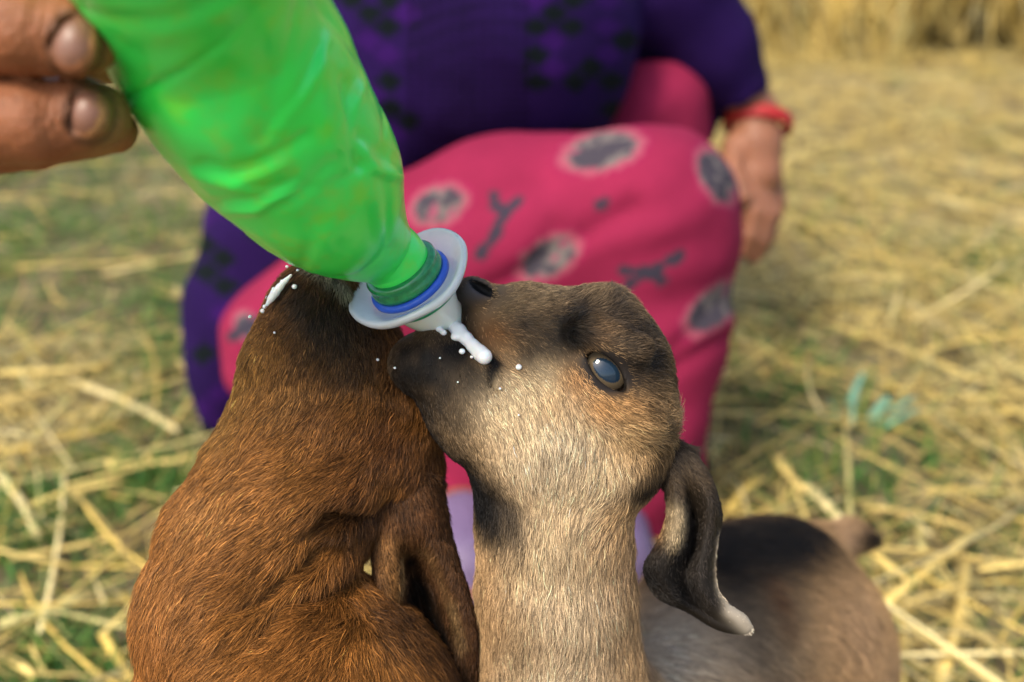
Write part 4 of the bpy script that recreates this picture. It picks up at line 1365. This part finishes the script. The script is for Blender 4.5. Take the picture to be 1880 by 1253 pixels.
    ax2 = axis(0.045, 0.10, 0.046, 0.098, 0.002, 0.003), axis(-0.13, -0.03, -0.128, -0.032, 0.002, 0.003), axis(-0.50, -0.40, -0.49, -0.41, 0.002, 0.003)
    V2, Q2 = surfnets(field(e2, ax2), ax2, 2)
    ear2 = obj('ear', V2, Q2, M_skinhide, t, ecf(V2) * 0.5)
    fur(ear2, V2, Q2, 7000, 0.0045, 0.00011, ecf, lambda P: flow(P, eg, D), 0.28)
    for _, (fx, fy), _h in legs:
        hoof(t, fx, fy)
    return V, t


FAWN_V, FAWN = fawn_kid()


# ================================================================== BROWN KID
BROWN, GOLD, CHOC, RED = (0.33, 0.135, 0.030), (0.46, 0.235, 0.055), (0.06, 0.026, 0.010), (0.24, 0.085, 0.02)


def brown_kid():
    D = 0.405
    base = W(L(560, 1330, 0.48))
    t = thing('goat_kid', 'chestnut brown goat kid seen from behind stretching its blackish muzzle up to the bottle', 'goat', (base[0], base[1], 0))
    ch, rp = W(L(560, 1420, .43)), W(L(590, 1380, .68))
    legs = [((ch[0] - .04, ch[1], ch[2]), (ch[0] - .05, ch[1] + .02), False), ((ch[0] + .03, ch[1], ch[2]), (ch[0] + .035, ch[1] + .02), False),
            ((rp[0] - .04, rp[1], rp[2]), (rp[0] - .05, rp[1] + .05), True), ((rp[0] + .035, rp[1], rp[2]), (rp[0] + .04, rp[1] + .05), True)]
    pr = []
    pr += [ball(588, 566, D - .004, 74, 20, sx=1.05, sy=1.05), cap((560, 548, D - .004, 50), (620, 560, D - .004, 52), k=20)]
    pr += chain((583, 590, D - .003, 92), (580, 655, D, 122), (585, 730, D + .006, 148), (632, 800, D + .014, 168), k=30)
    pr += [cap((640, 800, D + .016, 165), (700, 872, D + .016, 112), k=30), cap((700, 620, D + .002, 34), (735, 780, D + .004, 50), k=40)]
    pr += chain((604, 800, D + .01, 158), (546, 890, D + .002, 164), (474, 1010, D, 166), (462, 1130, D - .002, 190), (545, 1330, D + .002, 285), (560, 1430, D + .02, 330), k=40)
    pr += [cap((620, 1220, D + .004, 90), (750, 1370, D + .012, 125), k=40), cap((560, 1120, D + .004, 60), (640, 1200, D + .006, 70), k=40)]
    pr += chain((560, 1450, .45, 330), (580, 1390, .56, 260), (590, 1370, .68, 210), k=50)
    pr += [cap((590, 1250, .75, 35), (590, 1150, .79, 22), k=20)]
    pr += kid_legs(legs)
    # the corner of the mouth, open on the bottle's side
    pr += [cap((652, 520, D - .012, 14), (676, 612, D - .020, 12), k=10, op='-')]
    ax = axis(-0.175, 0.03, -0.155, 0.0, 0.0013, 0.006), axis(-0.75, 0.045, -0.155, 0.04, 0.0013, 0.006), axis(-1.1, -0.31, -0.43, -0.325, 0.0013, 0.006)
    V, Q = surfnets(field(pr, ax), ax, 2)
    N = vnormals(V, Q)
    # skin folds on the stretched neck
    px, py = to_px(V)
    disp = np.zeros(len(V))
    facing = sstep(0.0, 0.4, N[:, 2]) * (-V[:, 2] < .46)
    for (x0, y0), (x1, y1), wd, am in [((720, 930), (560, 985), 18, .007), ((690, 975), (430, 1120), 20, .0075), ((670, 1040), (440, 1185), 20, .0055), ((640, 950), (420, 1060), 26, .0018), ((690, 1090), (520, 1200), 24, .0022),
                                       ((720, 890), (740, 960), 20, .002), ((650, 930), (585, 952), 14, .0022), ((430, 800), (470, 900), 24, .0012)]:
        ex, ey = x1 - x0, y1 - y0
        tt = np.clip(((px - x0) * ex + (py - y0) * ey) / (ex * ex + ey * ey), 0, 1)
        wob = 9 * np.sin(tt * 7 + x0)
        dd = np.hypot(px - x0 - tt * ex, py - y0 - tt * ey + wob)
        disp -= am * np.exp(-(dd / wd) ** 2) * np.sin(np.pi * np.clip(tt * 0.9 + 0.08, 0, 1)) ** 0.5
    V = V + N * (disp * facing)[:, None] + N * (0.0007 * fbm(V, 60, 9))[:, None]
    S = lambda px, py, dz, r, c, a, *e: (px, py, D + dz, r, c, a, *e)
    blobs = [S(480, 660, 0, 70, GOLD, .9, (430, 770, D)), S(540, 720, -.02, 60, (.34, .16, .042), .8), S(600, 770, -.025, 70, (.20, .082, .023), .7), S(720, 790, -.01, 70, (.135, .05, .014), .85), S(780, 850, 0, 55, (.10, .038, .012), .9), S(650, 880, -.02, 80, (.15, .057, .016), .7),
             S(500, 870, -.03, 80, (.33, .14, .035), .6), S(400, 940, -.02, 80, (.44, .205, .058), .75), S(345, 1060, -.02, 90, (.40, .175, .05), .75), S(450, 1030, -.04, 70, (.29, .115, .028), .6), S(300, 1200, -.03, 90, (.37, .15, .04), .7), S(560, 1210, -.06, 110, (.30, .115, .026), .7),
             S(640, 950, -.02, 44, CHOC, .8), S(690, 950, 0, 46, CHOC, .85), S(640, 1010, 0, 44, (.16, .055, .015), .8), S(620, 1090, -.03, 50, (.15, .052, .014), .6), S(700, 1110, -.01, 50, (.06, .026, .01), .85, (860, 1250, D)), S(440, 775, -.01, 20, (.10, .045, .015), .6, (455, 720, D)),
             S(700, 640, -.01, 50, (.085, .038, .014), .9, (720, 720, D)), S(600, 640, -.02, 70, (.085, .045, .017), .75), S(650, 680, -.02, 46, (.06, .032, .013), .7), S(600, 570, -.02, 82, (.028, .018, .010), 1), S(555, 535, -.01, 56, (.03, .020, .012), .95), S(650, 600, -.015, 50, (.03, .020, .011), .9), S(578, 492, -.012, 13, (.36, .31, .20), .85, (640, 535, D - .016)), S(612, 512, -.014, 8, (.03, .03, .035), .7), S(638, 545, -.018, 9, (.42, .36, .22), .8)]
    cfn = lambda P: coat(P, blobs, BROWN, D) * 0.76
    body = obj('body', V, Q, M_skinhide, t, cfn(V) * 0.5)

    def dens(P, N_):
        x, y = to_px(P)
        inv = np.where((x > 150) & (x < 950) & (y > 400) & (y < 1350), 1.0, 0.12)
        return inv * np.where(N_[:, 2] > -0.35, 1, .4) * np.where(-P[:, 2] < .48, 1, .25)

    guides = [(590, 540, -.05, 1), (530, 560, -.5, 1), (650, 580, .1, 1), (590, 620, -.1, 1), (490, 650, -.45, 1), (560, 680, -.25, 1), (640, 680, -.2, 1), (700, 700, -.25, 1), (470, 740, -.5, 1), (600, 760, -.6, .9), (700, 780, -.8, .75), (780, 830, -.5, .8), (420, 800, -.6, 1),
              (520, 850, -.9, .7), (640, 860, -1, .55), (400, 900, -.6, 1), (720, 900, -.4, 1), (500, 950, -.9, .6), (620, 930, -1, .5), (360, 1000, -.5, 1), (460, 1050, -.9, .7), (600, 1040, -.8, .8), (660, 1010, -.1, 1), (300, 1130, -.2, 1), (420, 1160, -.7, .8), (560, 1150, -.8, .7), (680, 1110, .2, 1), (640, 1180, -.5, 1),
              (350, 1230, -.3, 1), (500, 1230, -.6, .9), (650, 1240, -.2, 1), (780, 1230, .5, 1)]
    lenf = lambda P: 0.62 + 0.25 * sstep(620, 760, to_px(P)[1]) + 0.5 * sstep(850, 1080, to_px(P)[1])
    fur(body, V, Q, 330000, 0.0076, 0.000090, cfn, lambda P: flow(P, guides, D - .03), 0.27, dens, lenf, 0.06, clump=0.5, jit=0.10, cfreq=330, vary=0.45)
    # the ear turned to the camera: a long leaf, its two edges rolled round a dark hollow
    E = D + .004
    rows = [[(676, 885, .010), (702, 872, -.004), (735, 868, -.006), (775, 868, -.004), (812, 880, .010)],
            [(680, 950, .003), (712, 945, -.010), (745, 955, -.011), (784, 946, -.010), (824, 955, .005)],
            [(682, 992, .003), (716, 988, -.011), (748, 996, -.007), (792, 985, -.009), (833, 992, .005)],
            [(684, 1035, .002), (718, 1028, -.011), (756, 1040, .010), (808, 1014, -.007), (842, 1030, .004)],
            [(688, 1092, .003), (720, 1092, -.007), (772, 1110, .017), (834, 1082, -.004), (862, 1095, .004)],
            [(706, 1150, .006), (736, 1160, .007), (795, 1170, .017), (854, 1156, -.002), (876, 1155, .005)],
            [(772, 1225, .009), (795, 1230, .009), (822, 1230, .010), (852, 1222, .001), (880, 1215, .005)],
            [(846, 1266, .006), (853, 1269, .006), (860, 1270, .006), (867, 1268, .005), (874, 1262, .005)]]
    SE = lambda px, py, dz, r, c, a, *e: (px, py, E + dz, r, c, a, *e)
    eb = [SE(705, 950, -.006, 34, (.135, .056, .018), .9), SE(712, 990, -.009, 24, (.21, .10, .032), .95, (725, 1080, E - .008)), SE(742, 1030, -.005, 10, (.26, .15, .055), .8, (738, 1080, E - .004)), SE(695, 1050, 0, 18, (.10, .045, .016), .8), SE(790, 930, -.006, 50, (.085, .034, .011), .9), SE(785, 1010, -.008, 16, (.17, .09, .035), .9, (822, 1110, E - .006)), SE(830, 1110, -.004, 14, (.21, .13, .055), .8, (848, 1180, E)),
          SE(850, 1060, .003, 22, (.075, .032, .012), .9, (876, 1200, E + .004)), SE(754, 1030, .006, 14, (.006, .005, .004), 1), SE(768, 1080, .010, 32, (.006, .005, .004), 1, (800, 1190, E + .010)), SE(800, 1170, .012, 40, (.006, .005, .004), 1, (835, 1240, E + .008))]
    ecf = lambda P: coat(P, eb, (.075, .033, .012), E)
    Ve, Qe = flap(rows, E, 0.0014)
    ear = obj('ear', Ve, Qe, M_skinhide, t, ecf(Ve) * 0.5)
    eg = [(710, 920, 0, 1), (710, 1020, .3, 1), (730, 1100, .5, 1), (770, 920, .4, 1), (800, 1020, -.3, 1), (820, 1100, -.3, 1), (850, 1180, .1, 1), (770, 1100, .1, 1)]

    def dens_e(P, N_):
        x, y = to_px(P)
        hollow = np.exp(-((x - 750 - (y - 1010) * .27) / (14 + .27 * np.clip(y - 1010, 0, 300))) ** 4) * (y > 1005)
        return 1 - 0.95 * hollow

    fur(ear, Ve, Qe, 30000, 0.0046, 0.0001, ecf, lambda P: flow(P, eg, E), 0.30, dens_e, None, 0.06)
    for _, (fx, fy), _h in legs:
        hoof(t, fx, fy)
    return V, t


BROWN_V, BROWN_T = brown_kid()


# ================================================================== SPILT MILK
k = Nodes('milk')
k.set(Base_Color=(0.82, 0.84, 0.82, 1), Roughness=0.12, Subsurface_Weight=0.3, Subsurface_Scale=0.002, Coat_Weight=0.6, Coat_Roughness=0.05)
M_milk = k.m


def on(Vs, px, py, dz=0.0):
    p = front_point(Vs, px, py)
    return None if p is None else p * (1 - dz / np.linalg.norm(p))


def milk_runs():
    pts = [(796, 586, 10), (812, 590, 13), (828, 597, 14), (842, 608, 13), (856, 622, 11), (869, 636, 11), (881, 648, 13), (889, 655, 15)]
    pr, last = [], None
    got = [(i, on(FAWN_V, x, y)) for i, (x, y, r) in enumerate(pts)]
    dep = np.array([-p[2] for _, p in got if p is not None])
    fit = np.polyfit([i for i, p in got if p is not None], dep, 2)
    for i, (x, y, r) in enumerate(pts):
        c = (L(x, y, np.polyval(fit, i) - 0.0012), r * 0.385 / F)
        if last is not None:
            pr.append(('c', last[0], last[1], c[0], c[1], 0.002, '+'))
        last = c
    for x, y, r in [(822, 588, 8), (808, 600, 7), (838, 616, 7), (796, 592, 8), (830, 594, 7), (786, 596, 6), (815, 606, 6), (846, 610, 6), (776, 600, 5)]:
        p = on(FAWN_V, x, y, 0.001)
        if p is not None:
            pr.append(('e', p, np.full(3, r * 0.385 / F), 0, None, 0.002, '+'))
    q = np.array([p[1] for p in pr])
    lo, hi = q.min(0) - .008, q.max(0) + .008
    ax = [np.arange(lo[i], hi[i], 0.0005).astype(np.float32) for i in range(3)]
    V, Q = surfnets(field(pr, ax), ax, 2)
    o = obj('milk_dribble', V, Q, M_milk)
    tag(o, 'thick white milk dribble running down the lip of the fawn kid', 'milk')
    # milk smeared on the nose edge of the brown kid
    pr = []
    prev = None
    for x, y, r in [(490, 560, 3.5), (498, 548, 6), (505, 538, 7.5), (514, 527, 6), (524, 516, 4), (534, 506, 3)]:
        p = front_point(BROWN_V, x + 9, y + 6, 14)
        if p is None:
            continue
        p = L(x, y, -p[2] - 0.001)
        if prev is not None:
            pr.append(('c', prev[0], prev[1], p, r * .39 / F, 0.001, '+'))
        prev = (p, r * .39 / F)
    if pr:
        q = np.array([p[1] for p in pr] + [p[3] for p in pr])
        lo, hi = q.min(0) - .005, q.max(0) + .005
        ax = [np.arange(lo[i], hi[i], 0.0004).astype(np.float32) for i in range(3)]
        V, Q = surfnets(field(pr, ax), ax, 2)
        o = obj('milk_smear', V, Q, M_milk)
        tag(o, 'white milk smear along the nose edge of the brown kid', 'milk')
    # single drops
    Vb, Qb = uv_ball((0, 0, 0), 1.0, 14, 10)
    me = mesh_data('milk_drop', Vb, Qb[:, ::-1], M_milk)
    for who, lst, lab, gr in [(BROWN_V, [(534, 482, 5), (527, 490, 3), (515, 515, 4), (537, 524, 5), (483, 562, 4.5), (478, 571, 5), (459, 582, 3.5), (487, 545, 4), (499, 530, 4), (520, 512, 3), (697, 664, 3), (503, 610, 2.5), (545, 494, 3)], 'tiny white milk drop on the fur round the nose of the brown kid', 'milk drops on the brown kid'),
                              (FAWN_V, [(849, 641, 6), (951, 672, 6), (862, 653, 3), (720, 676, 2.5), (915, 712, 2.5), (812, 655, 2), (838, 700, 2), (948, 764, 2)], 'tiny white milk drop on the muzzle fur of the fawn kid', 'milk drops on the fawn kid')]:
        for i, (x, y, r) in enumerate(lst):
            p = front_point(who, x, y, 5)
            if p is None:
                q = front_point(who, x + 14, y + 10, 22)
                p = L(x, y, -q[2]) if q is not None else None
            if p is None:
                continue
            D = -p[2]
            p = p * (1 - 0.0016 / np.linalg.norm(p))
            o = bpy.data.objects.new('milk_drop', me)
            COL.objects.link(o)
            o.location = W(p)
            s = r * D / F
            o.scale = (s, s, s * 0.9)
            l2 = 'larger round milk drop below the dribble on the black lip' if (x, y) == (849, 641) else 'bluish milk drop alone on the cheek of the fawn kid' if (x, y) == (951, 672) else lab
            tag(o, l2, 'milk drop', gr)


milk_runs()
